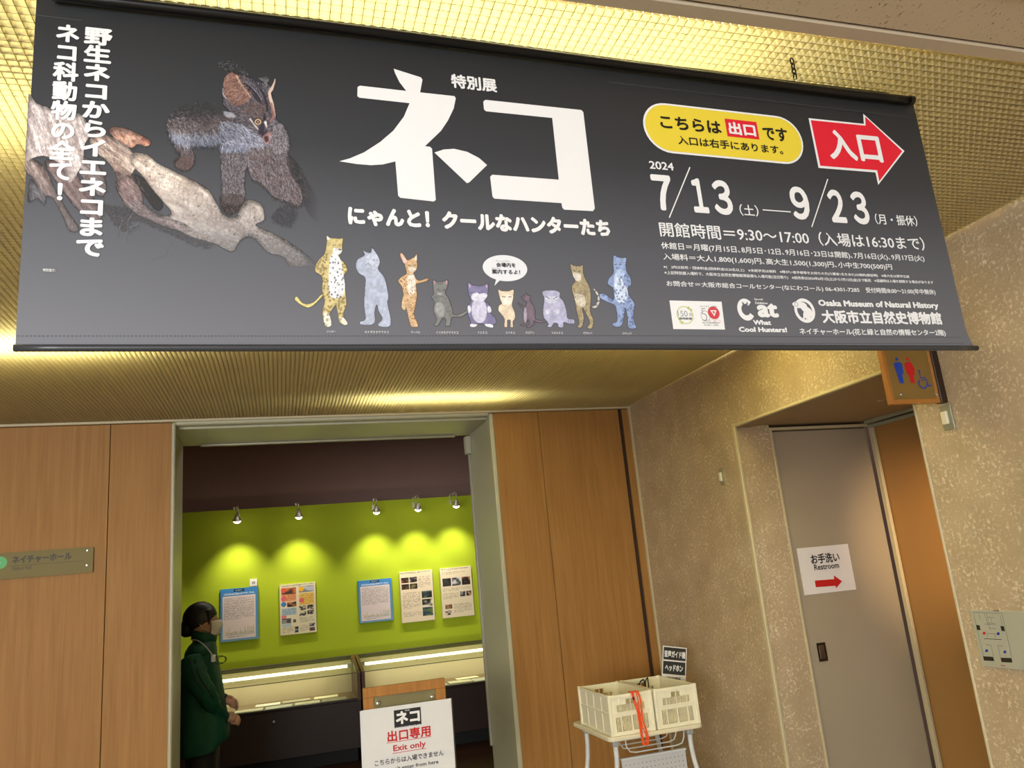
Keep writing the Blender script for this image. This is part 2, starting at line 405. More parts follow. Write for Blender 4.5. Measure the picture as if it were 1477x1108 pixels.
# louvre ceiling: one sheet of thousands of tapered cells
def louvre(x0, x1, y0, y1, p=.0184):
    nx = int((x1-x0)/p); ny = int((y1-y0)/p); h = p*.68
    X = x0+np.arange(nx)*p; Y = y1-np.arange(ny)*p
    gx, gy = np.meshgrid(X, Y); gx = gx.ravel(); gy = gy.ravel(); n = len(gx)
    V = np.zeros((n, 8, 3)); t = .32*p; e = .0006
    c = [(0, 0), (1, 0), (1, 1), (0, 1)]
    for k, (a, b) in enumerate(c):
        V[:, k, 0] = gx+a*p; V[:, k, 1] = gy-b*p; V[:, k, 2] = CZ
        V[:, 4+k, 0] = gx+(t if a == 0 else p-t); V[:, 4+k, 1] = gy-(t if b == 0 else p-t); V[:, 4+k, 2] = CZ+h
    q = np.array([(0, 1, 5, 4), (1, 2, 6, 5), (2, 3, 7, 6), (3, 0, 4, 7)])
    F = (np.arange(n)[:, None, None]*8+q[None]).reshape(-1)
    # knife-edge ridges: one flat bar per row and per column
    w = .00055; R = []; z = CZ-.0004
    for x in X: R.append([(x-w, y1, z), (x+w, y1, z), (x+w, y1-ny*p, z), (x-w, y1-ny*p, z)])
    for y in Y: R.append([(x0, y-w, z-.0002), (x0, y+w, z-.0002), (x0+nx*p, y+w, z-.0002), (x0+nx*p, y-w, z-.0002)])
    R = np.array(R); nr = len(R); VV = np.concatenate([V.reshape(-1, 3), R.reshape(-1, 3)])
    F = np.concatenate([F, (n*8+np.arange(nr*4))])
    me = bpy.data.meshes.new('louvre'); me.vertices.add(len(VV)); me.vertices.foreach_set('co', VV.ravel())
    me.loops.add(len(F)); me.loops.foreach_set('vertex_index', F)
    K = n*4+nr; me.polygons.add(K); me.polygons.foreach_set('loop_start', np.arange(K)*4); me.polygons.foreach_set('loop_total', np.full(K, 4))
    mi = np.zeros(K, int); mi[n*4:] = 1; me.polygons.foreach_set('material_index', mi)
    me.update()
    return me
def louvre_mat():
    m = bpy.data.materials.new('gold_louvre'); m.use_nodes = True; nt = m.node_tree; N = nt.nodes
    for n in list(N): N.remove(n)
    out = N.new('ShaderNodeOutputMaterial'); a = N.new('ShaderNodeBsdfDiffuse'); a.inputs[0].default_value = (.42, .35, .22, 1)
    t = N.new('ShaderNodeBsdfTranslucent'); t.inputs[0].default_value = (.82, .75, .42, 1)
    g = N.new('ShaderNodeBsdfGlossy'); g.inputs[0].default_value = (.84, .77, .54, 1); g.inputs['Roughness'].default_value = .24
    m1 = N.new('ShaderNodeMixShader'); m1.inputs[0].default_value = .5; m2 = N.new('ShaderNodeMixShader'); m2.inputs[0].default_value = .42
    nt.links.new(a.outputs[0], m1.inputs[1]); nt.links.new(t.outputs[0], m1.inputs[2])
    nt.links.new(m1.outputs[0], m2.inputs[1]); nt.links.new(g.outputs[0], m2.inputs[2]); nt.links.new(m2.outputs[0], out.inputs[0])
    return m
EY = 1.07
me = louvre(-2.4, RX, EY, D-.01); me.materials.append(louvre_mat()); me.materials.append(mat('louvre_ridge', (120, 100, 52), .5, .3))
ce = empty('ceiling', (0, 2.7, CZ), kind='structure')
lo = bpy.data.objects.new('louvre_sheet', me); COL.objects.link(lo); lo.parent = ce; lo.location = (0, -2.7, -CZ); lo['kind'] = 'stuff'
M_PLENUM = mat('plenum_white', (210, 200, 170), .7)
bx('plenum_slab', (-2.6, RX+.1, EY-.1, D+.1, CZ+.36, CZ+.42), M_PLENUM, ce)
bx('plenum_side', (-4.5, -2.4, EY-.1, D+.1, CZ, CZ+.42), M_PLENUM, ce)
# plaster board ceiling with worm holes in front of the louvre
def plaster():
    m = mat('plaster_board', (206, 190, 164), .8); nt = m.node_tree; b = nt.nodes['Principled BSDF']
    tc = nt.nodes.new('ShaderNodeTexCoord'); mp = nt.nodes.new('ShaderNodeMapping'); mp.inputs['Scale'].default_value = (1, .42, 1); mp.inputs['Rotation'].default_value = (0, 0, .5)
    n1 = nt.nodes.new('ShaderNodeTexNoise'); n1.inputs['Scale'].default_value = 190; n1.inputs['Detail'].default_value = 2; n1.inputs['Distortion'].default_value = 1.2
    r = nt.nodes.new('ShaderNodeValToRGB'); r.color_ramp.elements[0].position = .31; r.color_ramp.elements[0].color = (.16, .12, .085, 1)
    r.color_ramp.elements[1].position = .34; r.color_ramp.elements[1].color = lin((206, 190, 164))+(1,)
    bp = nt.nodes.new('ShaderNodeBump'); bp.inputs['Strength'].default_value = .22; bp.inputs['Distance'].default_value = .002
    nt.links.new(tc.outputs['Object'], mp.inputs[0]); nt.links.new(mp.outputs[0], n1.inputs['Vector']); nt.links.new(n1.outputs['Fac'], r.inputs[0])
    nt.links.new(r.outputs[0], b.inputs['Base Color']); nt.links.new(n1.outputs['Fac'], bp.inputs['Height']); nt.links.new(bp.outputs[0], b.inputs['Normal'])
    return m
cf = empty('ceiling', (0, .5, CZ), kind='structure')
M_FASC = mat('ceiling_fascia', (198, 184, 162), .6)
bx('fascia', (-4.5, RX, EY-.034, EY, CZ-.004, CZ+.3), M_FASC, cf, b=.002)
bx('shadow_gap', (-4.5, RX, EY-.04, EY-.034, CZ+.004, CZ+.06), M_GROOVE, cf)
bx('plaster_board', (-4.5, RX, EY-.165, EY-.04, CZ, CZ+.05), plaster(), cf)
bx('cove_lip', (-4.5, RX, EY-.19, EY-.165, CZ-.006, CZ+.05), M_FASC, cf, b=.003)
bx('ceiling_board', (-4.5, RX, -3.0, EY-.19, CZ, CZ+.05), M_FASC, cf)

# gallery behind the opening
GY = 8.4
M_GREEN = mat('lime_green_wall', (166, 184, 40), .75, spec=.2)
gw = bx('wall_green', (-3.2, 4.4, GY, GY+.06, 0, 2.398), M_GREEN, kind='structure')
M_DARKW = mat('dark_brown_gallery_wall', (158, 126, 118), .8)
bx('wall_gallery_back', (-4.5, 6, GY+.35, GY+.45, 0, 3.5), M_DARKW, kind='structure')
bx('wall_gallery_left', (-4.6, -4.5, D+.1, GY+.5, 0, 3.5), M_DARKW, kind='structure')
bx('wall_gallery_right', (6, 6.1, D+.1, GY+.5, 0, 3.5), M_DARKW, kind='structure')
bx('ceiling_gallery', (-4.6, 6.1, D+.1, GY+.5, 3.4, 3.5), M_DARKW, kind='structure')
bx('wall_gallery_front', (-4.5, -.70, D+.14, YB, 0, 3.4), M_DARKW, kind='structure')
bx('wall_gallery_front', (1.42, 6, D+.14, YB, 0, 3.4), M_DARKW, kind='structure')
bx('wall_gallery_front', (-.70, 1.42, D+.14, YB, 2.60, 3.4), M_DARKW, kind='structure')
# hall walls left of and behind the picture
bx('wall_left', (-4.6, -4.5, -5, D+.1, 0, CZ+.3), mat('plain_wall', (196, 180, 150), .7), kind='structure')
# ------------------------------------------------------------ BANNER
u_l, _ = BAN.uv(20, 511); u_r = 1.305; v_b = BAN.uv(700, 508)[1]; v_t = 2.438
ban = empty('exhibition_banner', tuple(BAN.P((u_l+u_r)/2, v_t)), 'long black exhibition banner with white lettering hanging from the louvre ceiling', 'banner')
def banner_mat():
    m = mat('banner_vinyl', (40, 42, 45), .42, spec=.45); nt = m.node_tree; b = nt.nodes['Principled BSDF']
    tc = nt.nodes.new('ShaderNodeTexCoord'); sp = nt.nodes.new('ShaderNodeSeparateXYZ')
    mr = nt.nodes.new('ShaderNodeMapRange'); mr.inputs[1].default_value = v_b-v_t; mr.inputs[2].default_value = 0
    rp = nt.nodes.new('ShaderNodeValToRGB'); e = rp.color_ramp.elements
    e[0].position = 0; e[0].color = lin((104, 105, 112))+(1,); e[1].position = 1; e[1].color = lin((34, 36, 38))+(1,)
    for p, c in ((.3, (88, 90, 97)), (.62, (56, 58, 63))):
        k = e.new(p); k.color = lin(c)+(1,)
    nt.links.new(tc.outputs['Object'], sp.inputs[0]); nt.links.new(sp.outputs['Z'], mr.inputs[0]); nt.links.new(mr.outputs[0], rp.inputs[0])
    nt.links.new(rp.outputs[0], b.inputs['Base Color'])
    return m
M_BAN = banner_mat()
def ban_grid(u0, u1, v0, v1, nu, nv, d, name, m, parent, curl=False, thick=.0006):
    vs = []; fs = []
    for sd in (0, -thick):
        for j in range(nv+1):
            for i in range(nu+1):
                u = u0+(u1-u0)*i/nu; v = v0+(v1-v0)*j/nv
                dd = 0
                if curl: # bottom right corner flares out
                    t = max(0, 1-(v-v0)/.05)*max(0, (u-u1+.25)/.25); u += .011*t*t
                vs.append(BAN.P(u, v, d+sd+dd))
    n = (nu+1)*(nv+1)
    for j in range(nv):
        for i in range(nu):
            a = j*(nu+1)+i; fs.append((a, a+1, a+nu+2, a+nu+1)); fs.append((n+a, n+a+nu+1, n+a+nu+2, n+a+1))
    for i in range(nu): a = i; fs.append((a, n+a, n+a+1, a+1)); a = nv*(nu+1)+i; fs.append((a, a+1, n+a+1, n+a))
    for j in range(nv): a = j*(nu+1); fs.append((a, a+nu+1, n+a+nu+1, n+a)); a += nu; fs.append((a, n+a, n+a+nu+1, a+nu+1))
    return mk(name, vs, fs, m, parent, smooth=False, loc=tuple(BAN.P((u0+u1)/2, v_t)))
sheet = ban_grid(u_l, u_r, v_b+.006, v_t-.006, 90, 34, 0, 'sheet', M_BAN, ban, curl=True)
M_HEM = mat('hem_vinyl', (92, 94, 100), .33)
# bottom pocket with its bar
m = MB(); m.tube([BAN.P(u_l+(u_r+.011-u_l)*i/30, v_b+.006, .0045) for i in range(31)], .0052, 12); m.build('bottom_bar', mat('bottom_bar_vinyl', (52, 54, 58), .3), ban, smooth=True)
# rods at the top
m = MB(); m.tube([BAN.P(u_l+.022+(u_r-.02-u_l-.022)*i/20, v_t-.007, .012) for i in range(21)], .0085, 12); m.build('top_rod', M_DARKMETAL, ban, smooth=True)
M_ROD2 = mat('glossy_black_rail', (20, 20, 20), .12, .6)
m = MB(); m.tube([BAN.P(u_l+.022+(u_r-.062-u_l-.022)*i/20, v_t+.010, -.004) for i in range(21)], .0075, 10); m.build('hanging_rail', M_ROD2, ban, smooth=True)
m = MB(); m.lathe(BAN.P(u_r-.02, v_t-.007, .012), BAN.ax, [(-.004, .0095), (.006, .0095), (.009, .006)], 12); m.build('rod_end_cap', M_DARKMETAL, ban)
# stitching
def stitches(a, b, n, m_, name='stitch_line', fill=.55, w=.0008):
    V = []; F = []; ua, va = BAN.uv(*a); ub, vb = BAN.uv(*b)
    for i in range(n):
        for t0, t1 in ((i/n, (i+fill)/n),):
            q = [(ua+(ub-ua)*t0, va+(vb-va)*t0-w/2), (ua+(ub-ua)*t1, va+(vb-va)*t1-w/2), (ua+(ub-ua)*t1, va+(vb-va)*t1+w/2), (ua+(ub-ua)*t0, va+(vb-va)*t0+w/2)]
            k = len(V); V += [BAN.P(*p, .0005) for p in q]; F.append((k, k+1, k+2, k+3))
    mk(name, V, F, m_, ban)
M_ST = mat('dark_thread', (34, 34, 38), .7)
stitches((24, 484), (1388, 486), 330, M_ST); stitches((23, 498), (1392, 495), 330, M_ST)
stitches((52, 21), (1312, 169), 1, mat('faint_seam', (72, 74, 78), .6), fill=1, w=.0009)

# ---- lettering
WH = M_WHITE
Z3 = lambda x, y: (900+x/2.954, 100+y/2.954)
Z2 = lambda x, y: (450+x/2.954, 60+y/2.954)
Z1 = lambda x, y: (x/2.954, y/2.954)
Z7 = lambda x, y: (930+x/3.077, 310+y/3.077)
T = lambda s, a, b, z, bold=.02, m_=WH, **k: text_px(BAN, s, z(*a), z(*b), m_, ban, bold, **k)
T('特別展', (588, 142), (788, 222), Z2, .034)
T('にゃんと！クールなハンターたち', (150, 703), (1270, 838), Z2, .058)
vtext_px(BAN, '野生ネコからイエネコまで', Z1(362, 112), (150, 372), WH, ban, .046)
vtext_px(BAN, 'ネコ科動物の全て！', Z1(238, 98), (104, 292), WH, ban, .044)
def P2(pts): return poly_print(BAN, [Z2(*p) for p in pts], WH, ban, 'title_stroke')
P2([(347, 122), (366, 128), (462, 158), (469, 168), (459, 222), (605, 237), (611, 246), (602, 290), (578, 340), (548, 385), (480, 450), (502, 453), (510, 462), (526, 678), (518, 685), (375, 669), (366, 660), (354, 515), (300, 528), (250, 531), (190, 526), (116, 514), (160, 502), (222, 476), (290, 432), (345, 385), (390, 325), (414, 268), (200, 245), (192, 238), (193, 200), (203, 194), (400, 216), (372, 180), (352, 140)])
P2([(520, 477), (560, 464), (604, 461), (660, 474), (710, 500), (744, 530), (668, 604), (658, 607)])
P2([(737, 252), (1146, 293), (1155, 302), (1202, 715), (1194, 726), (1072, 720), (1064, 712), (1060, 692), (775, 673), (767, 664), (757, 580), (766, 571), (1049, 592), (1022, 328), (740, 301), (731, 293), (728, 260)])
# yellow pill
YEL = mat('yellow_print', (232, 208, 62), .45); MR = M_RED
ul = BAN.uv(*Z3(79, 220))[0]; ur = BAN.uv(*Z3(770, 330))[0]; vt = BAN.uv(*Z3(420, 171))[1]; vb = BAN.uv(*Z3(430, 378))[1]
def pill(u0, u1, v0, v1, m_, d, name):
    r = (v1-v0)/2; c = (v0+v1)/2; pts = []
    for k in range(17): a = -math.pi/2+math.pi*k/16; pts.append((u1-r+r*math.cos(a), c+r*math.sin(a)))
    for k in range(17): a = math.pi/2+math.pi*k/16; pts.append((u0+r+r*math.cos(a), c+r*math.sin(a)))
    return mk(name, [BAN.P(*p, d) for p in pts], [tuple(range(len(pts)))], m_, ban)
pill(ul, ur, vb, vt, WH, .0007, 'sticker_border'); pill(ul+.004, ur-.004, vb+.004, vt-.004, YEL, .0011, 'sticker')
K = dict(d=.0016)
T('こちらは', (148, 195), (418, 276), Z3, .03, M_BLACK, **K); T('です', (588, 240), (704, 309), Z3, .03, M_BLACK, **K)
T('入口は右手にあります。', (225, 283), (682, 362), Z3, .02, M_BLACK, **K)
a = BAN.uv(*Z3(429, 209)); b = BAN.uv(*Z3(579, 298))
mk('red_box', [BAN.P(u, v, .0014) for u, v in ((a[0], b[1]), (b[0], b[1]), (b[0], a[1]), (a[0], a[1]))], [(0, 1, 2, 3)], MR, ban)
T('出口', (441, 222), (566, 288), Z3, .04, WH, d=.0018)
# arrow
AR = [(790, 205), (1025, 230), (1022, 187), (1197, 347), (1087, 490), (1075, 437), (833, 417)]
poly_print(BAN, [Z3(*p) for p in AR], WH, ban, 'arrow_border', .0007)
AI = [(799, 214), (1032, 238), (1030, 200), (1187, 348), (1091, 475), (1082, 428), (840, 408)]
poly_print(BAN, [Z3(*p) for p in AI], MR, ban, 'arrow', .0011)
T('入口', (858, 252), (1110, 400), Z3, .035, WH, d=.0016)
T('2024', (103, 392), (212, 434), Z3, .02)
for ch, a_, b_ in (('７', (108, 449), (215, 607)), ('１', (276, 464), (364, 616)), ('３', (366, 470), (470, 624)), ('９', (700, 495), (805, 642)), ('２', (863, 508), (957, 654)), ('３', (960, 516), (1057, 661))): T(ch, a_, b_, Z3, .035)
def slash(a, b, w=.0022, name='slash'):
    p, q = np.array(BAN.uv(*Z3(*a))), np.array(BAN.uv(*Z3(*b))); t = q-p; n = np.array([-t[1], t[0]])/np.linalg.norm(t)*w/2
    mk(name, [BAN.P(*x, .001) for x in (p+n, q+n, q-n, p-n)], [(3, 2, 1, 0)], WH, ban)
slash((280, 418), (190, 635)); slash((872, 465), (803, 670)); slash((592, 598), (713, 606), name='dash')
T('（土）', (488, 574), (577, 628), Z3, .01); T('（月・振休）', (1068, 612), (1256, 669), Z3, .01)
T('開館時間＝9:30〜17:00（入場は16:30まで）', (143, 652), (1288, 772), Z3, .012)
T('休館日＝月曜(7月15日､8月5日･12日､9月16日･23日は開館)､7月16日(火)､9月17日(火)', (152, 739), (1285, 822), Z3, .012)
T('入場料＝大人1,800(1,600)円､高大生1,500(1,300)円､小中生700(500)円', (160, 787), (1148, 857), Z3, .012)
T('※(　)内は前売・団体料金(団体料金は20名以上)　※未就学児は無料　※障がい者手帳等をお持ちの方(介護者1名を含む)は無料(要証明)　※高大生は要学生証', (163, 838), (1220, 890), Z3, .012)
T('※上記特別展入場料で、大阪市立自然史博物館常設展も入場可能(当日限り)　※前売券は2024年6月1日(土)から7月12日(金)まで販売　※混雑時は入場を制限する場合があります', (167, 862), (1322, 916), Z3, .012)
T('お問合せ＝大阪市総合コールセンター(なにわコール) 06-4301-7285', (175, 904), (1008, 953), Z3, .012)
T('受付時間/8:00〜21:00(年中無休)', (1030, 928), (1332, 963), Z3, .012)
# sponsor card
poly_print(BAN, [Z7(105, 383), Z7(122, 510), Z7(353, 511), Z7(338, 387)][::-1], M_WHITE, ban, 'logo_card', .0007)
LG = mat('wreath_green', (196, 206, 130), .6); GR = mat('logo_grey', (110, 110, 112), .6); LR = mat('logo_red', (206, 72, 80), .6)
Z5 = lambda x, y: (960+x/7.774, 420+y/7.774)
T('150', (120, 228), (238, 292), Z5, -.012, GR, d=.0012); T('th', (248, 245), (290, 290), Z5, -.005, GR, d=.0012)
T('読売新聞', (135, 302), (285, 330), Z5, .01, GR, d=.0012)
c = BAN.uv(*Z5(208, 275)); r = abs(BAN.uv(*Z5(300, 285))[0]-c[0])
ring_print(BAN, c, r, .0012, LG, ban, name='wreath'); ring_print(BAN, c, r*.93, .0005, LG, ban, name='wreath')
V = []; F = []
for i in range(26):
    s_ = 1 if i % 2 else -1; aa = (.9 if s_ > 0 else 4.0)+random.uniform(-.35, .35); rr = r*random.uniform(.85, 1.18); x = c[0]+rr*math.cos(aa); y = c[1]+rr*math.sin(aa)
    th = random.uniform(0, 6.28); l = .0022; w = .0008; k = len(V)
    for (p, q) in ((l, 0), (0, w), (-l, 0), (0, -w)): V.append(BAN.P(x+p*math.cos(th)-q*math.sin(th), y+p*math.sin(th)+q*math.cos(th), .0012))
    F.append((k, k+1, k+2, k+3))
mk('wreath_leaves', V, F, LG, ban)
T('5', (382, 200), (462, 340), Z5, -.03, GR, d=.0012)
c = BAN.uv(*Z5(438, 285)); ring_print(BAN, c, .0088, .0007, GR, ban, name='logo_outline', ry=.0095)
c = BAN.uv(*Z5(530, 250)); disc(BAN, c, .0118, LR, ban, name='logo_disc', d=.0012)
for rr in (.0075, .0035):
    mk('logo_triangle', [BAN.P(c[0]+rr*math.cos(a)*(1 if j else .8), c[1]+.001+rr*math.sin(a)*(1 if j else .8), .0014+.0002*(j == 0)) for j in (1,) for a in (math.pi/6, 5*math.pi/6, 3*math.pi/2)], [(0, 1, 2)], WH if rr > .005 else LR, ban)
for sx in (-1, 1): ring_print(BAN, (c[0]+sx*.0055, c[1]-.0155), .0055, .0007, LR, ban, name='logo_petal', ry=.0028)
T('みなさまの　50周年', (372, 168), (568, 190), Z5, .0, GR, d=.0012)
T('50th ANNIVERSARY', (398, 352), (598, 372), Z5, .0, GR, d=.0012); T('花と緑の　50周年', (420, 378), (585, 396), Z5, .0, GR, d=.0012)
# Cat ... Cool Hunters
T('Special', (988, 82), (1088, 112), Z5, .01); T('Exhibition', (998, 122), (1142, 150), Z5, .01)
cC = BAN.uv(*Z5(896, 210)); RR = .0135
ring_print(BAN, cC, RR, .0085, WH, ban, name='lettering', a0=.75, a1=2*math.pi-.62, ry=.0158)
for dx in (-.004, .004):   # the ears inside the C
    mk('cat_ear', [BAN.P(cC[0]+dx+p, cC[1]+q, .0014) for p, q in ((-.0022, .0098), (.0022, .0098), (dx*.25, .0155))], [(0, 1, 2)], M_BAN, ban)
T('at', (1008, 135), (1272, 300), Z5, .05)
T('What', (972, 326), (1182, 384), Z5, .05); T('Cool Hunters!', (808, 404), (1362, 466), Z5, .05)
# museum emblem
Z6 = lambda x, y: (1130+x/6.154, 420+y/6.154)
c = BAN.uv(*Z6(190, 172)); ring_print(BAN, c, .0195, .0062, WH, ban, name='emblem_ring', ry=.0205)
EL = [(75, 112), (95, 96), (118, 92), (132, 106), (150, 98), (182, 100), (204, 118), (212, 140), (240, 158), (258, 184), (256, 212), (240, 232), (244, 252), (222, 262), (214, 248), (204, 254), (198, 238), (188, 240), (186, 256), (170, 250), (176, 228), (174, 205), (180, 182), (166, 168), (150, 150), (132, 152), (118, 146), (100, 140), (84, 128)]
poly_print(BAN, [Z6(*p) for p in EL], WH, ban, 'emblem_elephant', .0012)
c2 = BAN.uv(*Z6(112, 118)); ring_print(BAN, c2, .0036, .0007, M_BAN, ban, name='emblem_tusk', d=.0018)
slash_ = lambda a, b: None
T('Osaka Museum of Natural History', (305, 74), (1388, 168), Z6, .05)
T('大阪市立自然史博物館', (330, 165), (1420, 298), Z6, .04)
T('ネイチャーホール(花と緑と自然の情報センター2階)', (135, 328), (1450, 403), Z6, .02)
text_px(BAN, '特別協力：', (61.5, 386.5), (79.5, 391.5), WH, ban, .02)

# ---- printed pictures: painted in numpy, laid down as coloured mesh cells
class Pic:
    def __init__(s, x0, y0, x1, y1, k):
        s.x0, s.y0, s.k = x0, y0, k; s.w = int((x1-x0)*k)+1; s.h = int((y1-y0)*k)+1
        s.c = np.zeros((s.h, s.w, 3)); s.a = np.zeros((s.h, s.w))
        s.Y, s.X = np.mgrid[0:s.h, 0:s.w]; s.X = s.X/k+x0; s.Y = s.Y/k+y0
    def mask(s, pts, soft=0):
        m = np.zeros((s.h, s.w), bool); n = len(pts)
        for i in range(n):
            (xa, ya), (xb, yb) = pts[i], pts[(i+1) % n]
            if ya == yb: continue
            cross = ((s.Y >= ya) != (s.Y >= yb)); xi = xa+(s.Y-ya)*(xb-xa)/(yb-ya); m ^= cross & (s.X < xi)
        m = m.astype(float)
        for _ in range(soft):
            m = (m+np.roll(m, 1, 0)+np.roll(m, -1, 0)+np.roll(m, 1, 1)+np.roll(m, -1, 1))/5
        return m
    def noise(s, fx, fy, ang=0, seed=0, octs=3):
        r = np.random.default_rng(seed); o = np.zeros((s.h, s.w)); amp = 1; tot = 0
        ca, sa = math.cos(ang), math.sin(ang); U = (s.X*ca+s.Y*sa); V = (-s.X*sa+s.Y*ca)
        for q in range(octs):
            g = r.random((64, 64)); u = U*fx*2**q; v = V*fy*2**q
            i = np.floor(u).astype(int); j = np.floor(v).astype(int); a = u-i; b = v-j; a = a*a*(3-2*a); b = b*b*(3-2*b)
            f = lambda di, dj: g[(j+dj) % 64, (i+di) % 64]
            o += amp*((f(0, 0)*(1-a)+f(1, 0)*a)*(1-b)+(f(0, 1)*(1-a)+f(1, 1)*a)*b); tot += amp; amp *= .55
        return o/tot
    def put(s, m, col, al=1):
        m3 = (m*al)[..., None]; col = np.array(col, float); col = col if col.ndim == 3 else col[None, None, :]
        s.c = s.c*(1-m3)+col*m3; s.a = np.maximum(s.a*(1), 0)*(1-m*al)+m*al*np.maximum(1, 0); return s
    def strokes(s, m, n, ang, L, cols, seed=0, jit=.35, al=.8, prob=None):
        r = np.random.default_rng(seed); p = (m if prob is None else m*prob).ravel(); p = p/p.sum()
        idx = r.choice(len(p), n, p=p); y = idx//s.w; x = idx % s.w
        an = (ang(s.X[y, x], s.Y[y, x]) if callable(ang) else np.full(n, ang))+r.normal(0, jit, n)
        ln = L*s.k*r.uniform(.5, 1.3, n); cols = np.array(cols, float); c = cols[r.integers(0, len(cols), n)]*r.uniform(.7, 1.15, (n, 1))
        N = int(L*s.k*1.4)+2
        for t in range(N):
            ok = t < ln; xx = np.clip((x+np.cos(an)*t).astype(int), 0, s.w-1); yy = np.clip((y+np.sin(an)*t).astype(int), 0, s.h-1)
            f = al*(1-.5*t/N); yy, xx, cc = yy[ok], xx[ok], c[ok]
            s.c[yy, xx] = s.c[yy, xx]*(1-f)+cc*f; s.a[yy, xx] = np.maximum(s.a[yy, xx], f)
    def mesh(s, pl, name, parent, matl, d=.0005, thr=.03):
        # vertex positions by homography-true mapping onto the plane
        D_ = (s.X[..., None]-738.5)/FPX*CR-(s.Y[..., None]-554)/FPX*CU+CF
        t = ((pl.O-EYE)@pl.n)/(D_@pl.n); P = EYE+D_*t[..., None]-pl.O; U = P@pl.ax; V = P@pl.az
        B = d+(.003*np.sin(U*4+V*3)+.0006*np.sin(U*9-V*5) if pl.bend else 0*U)
        P = pl.O+U[..., None]*pl.ax+V[..., None]*pl.az+B[..., None]*pl.n
        a = s.a; keep = np.maximum.reduce([a[:-1, :-1], a[1:, :-1], a[:-1, 1:], a[1:, 1:]]) > thr
        idx = np.arange(s.h*s.w).reshape(s.h, s.w); q = np.stack([idx[1:, :-1], idx[1:, 1:], idx[:-1, 1:], idx[:-1, :-1]], -1)[keep]
        used = np.unique(q); re = np.zeros(s.h*s.w, int); re[used] = np.arange(len(used)); q = re[q]
        base = np.array(wloc(parent)); vs = P.reshape(-1, 3)[used]-base
        me = bpy.data.meshes.new(name); me.vertices.add(len(vs)); me.vertices.foreach_set('co', vs.ravel())
        me.loops.add(q.size); me.loops.foreach_set('vertex_index', q.ravel()); me.polygons.add(len(q))
        me.polygons.foreach_set('loop_start', np.arange(len(q))*4); me.polygons.foreach_set('loop_total', np.full(len(q), 4)); me.update()
        c = np.clip(s.c, 0, 255)/255; c = np.where(c <= .04045, c/12.92, ((c+.055)/1.055)**2.4)
        at = me.color_attributes.new('print', 'FLOAT_COLOR', 'POINT')
        at.data.foreach_set('color', np.concatenate([c.reshape(-1, 3)[used], np.clip(s.a, 0, 1).reshape(-1, 1)[used]], 1).ravel())
        me.materials.append(matl); o = bpy.data.objects.new(name, me); COL.objects.link(o); o.parent = parent
        return o
def print_mat(name, blend):
    m = mat(name, (128, 128, 128), .45); nt = m.node_tree; b = nt.nodes['Principled BSDF']
    at = nt.nodes.new('ShaderNodeAttribute'); at.attribute_name = 'print'
    if blend:
        tr = nt.nodes.new('ShaderNodeBsdfTransparent'); mx = nt.nodes.new('ShaderNodeMixShader')
        nt.links.new(at.outputs['Alpha'], mx.inputs[0]); nt.links.new(tr.outputs[0], mx.inputs[1]); nt.links.new(b.outputs[0], mx.inputs[2])
        nt.links.new(mx.outputs[0], nt.nodes['Material Output'].inputs[0])
    nt.links.new(at.outputs['Color'], b.inputs['Base Color']); return m
M_PR = print_mat('picture_ink', True)

# the wild cat on its branch
pc = Pic(24, 84, 480, 384, 1.4); SP = smooth_pts
fog = np.clip((pc.Y-235)/115, 0, 1)
grey = np.array([92, 92, 98.])
def wood_area(pts, base, dark, ang, seed, al=1.0, fx=.02, fy=.22, tone=1.0):
    m_ = pc.mask(SP(pts, 4), 1); n = pc.noise(fx, fy, ang, seed, 4); n2 = pc.noise(.25, .25, 0, seed+9, 3)
    t = np.clip((n-.32)*2.4, 0, 1)[..., None]; c = (np.array(dark)*(1-t)+np.array(base)*t)*(.75+.5*n2[..., None])*tone
    f = fog[..., None]*.82; c = c*(1-f)+grey*f
    e = m_.copy()
    for _ in range(5):
        for sh in (1, 2, 3): e = (e+np.roll(e, sh, 0)+np.roll(e, -sh, 0)+np.roll(e, sh, 1)+np.roll(e, -sh, 1))/5
    lit = np.roll(np.roll(e, 5, 0), 3, 1)
    c = c*(.62+.6*np.clip(1.9*lit-.75, 0, 1))[..., None]*1.05
    pc.put(m_, c, al); return m_
Z4 = lambda L: [(20+x/5.539, 130+y/5.539) for x, y in L]
ZB = lambda L: [(230+x/5.54, 180+y/5.54) for x, y in L]
ZL = lambda L: [(120+x/4.103, 220+y/4.103) for x, y in L]
wood_area(Z4([(60, 545), (160, 545), (260, 640), (330, 800), (440, 980), (520, 1108), (440, 1120), (380, 990), (300, 850), (220, 830), (150, 700), (90, 640)]), (178, 164, 158), (96, 74, 70), 1.0, 21, .9)
wood_area(Z4([(240, 560), (420, 560), (520, 700), (700, 960), (640, 1040), (520, 960), (430, 860), (330, 720)]), (166, 140, 138), (100, 74, 72), .9, 22, .85)
wood_area(Z4([(470, 540), (640, 560), (720, 690), (735, 790), (690, 850), (600, 760), (540, 690)]), (156, 146, 148), (92, 84, 88), .8, 23, .9)
wood_area(Z4([(105, 35), (180, 95), (300, 140), (420, 180), (520, 180), (575, 240), (600, 360), (560, 440), (550, 560), (480, 700), (420, 740), (400, 620), (330, 560), (240, 520), (150, 535), (75, 570), (85, 440)]), (214, 206, 204), (140, 128, 126), 1.25, 24, 1)
wood_area(Z4([(130, 700), (200, 790), (250, 830), (245, 905), (210, 890), (180, 860), (110, 890), (105, 800)]), (150, 150, 158), (84, 84, 92), .5, 25, .8)
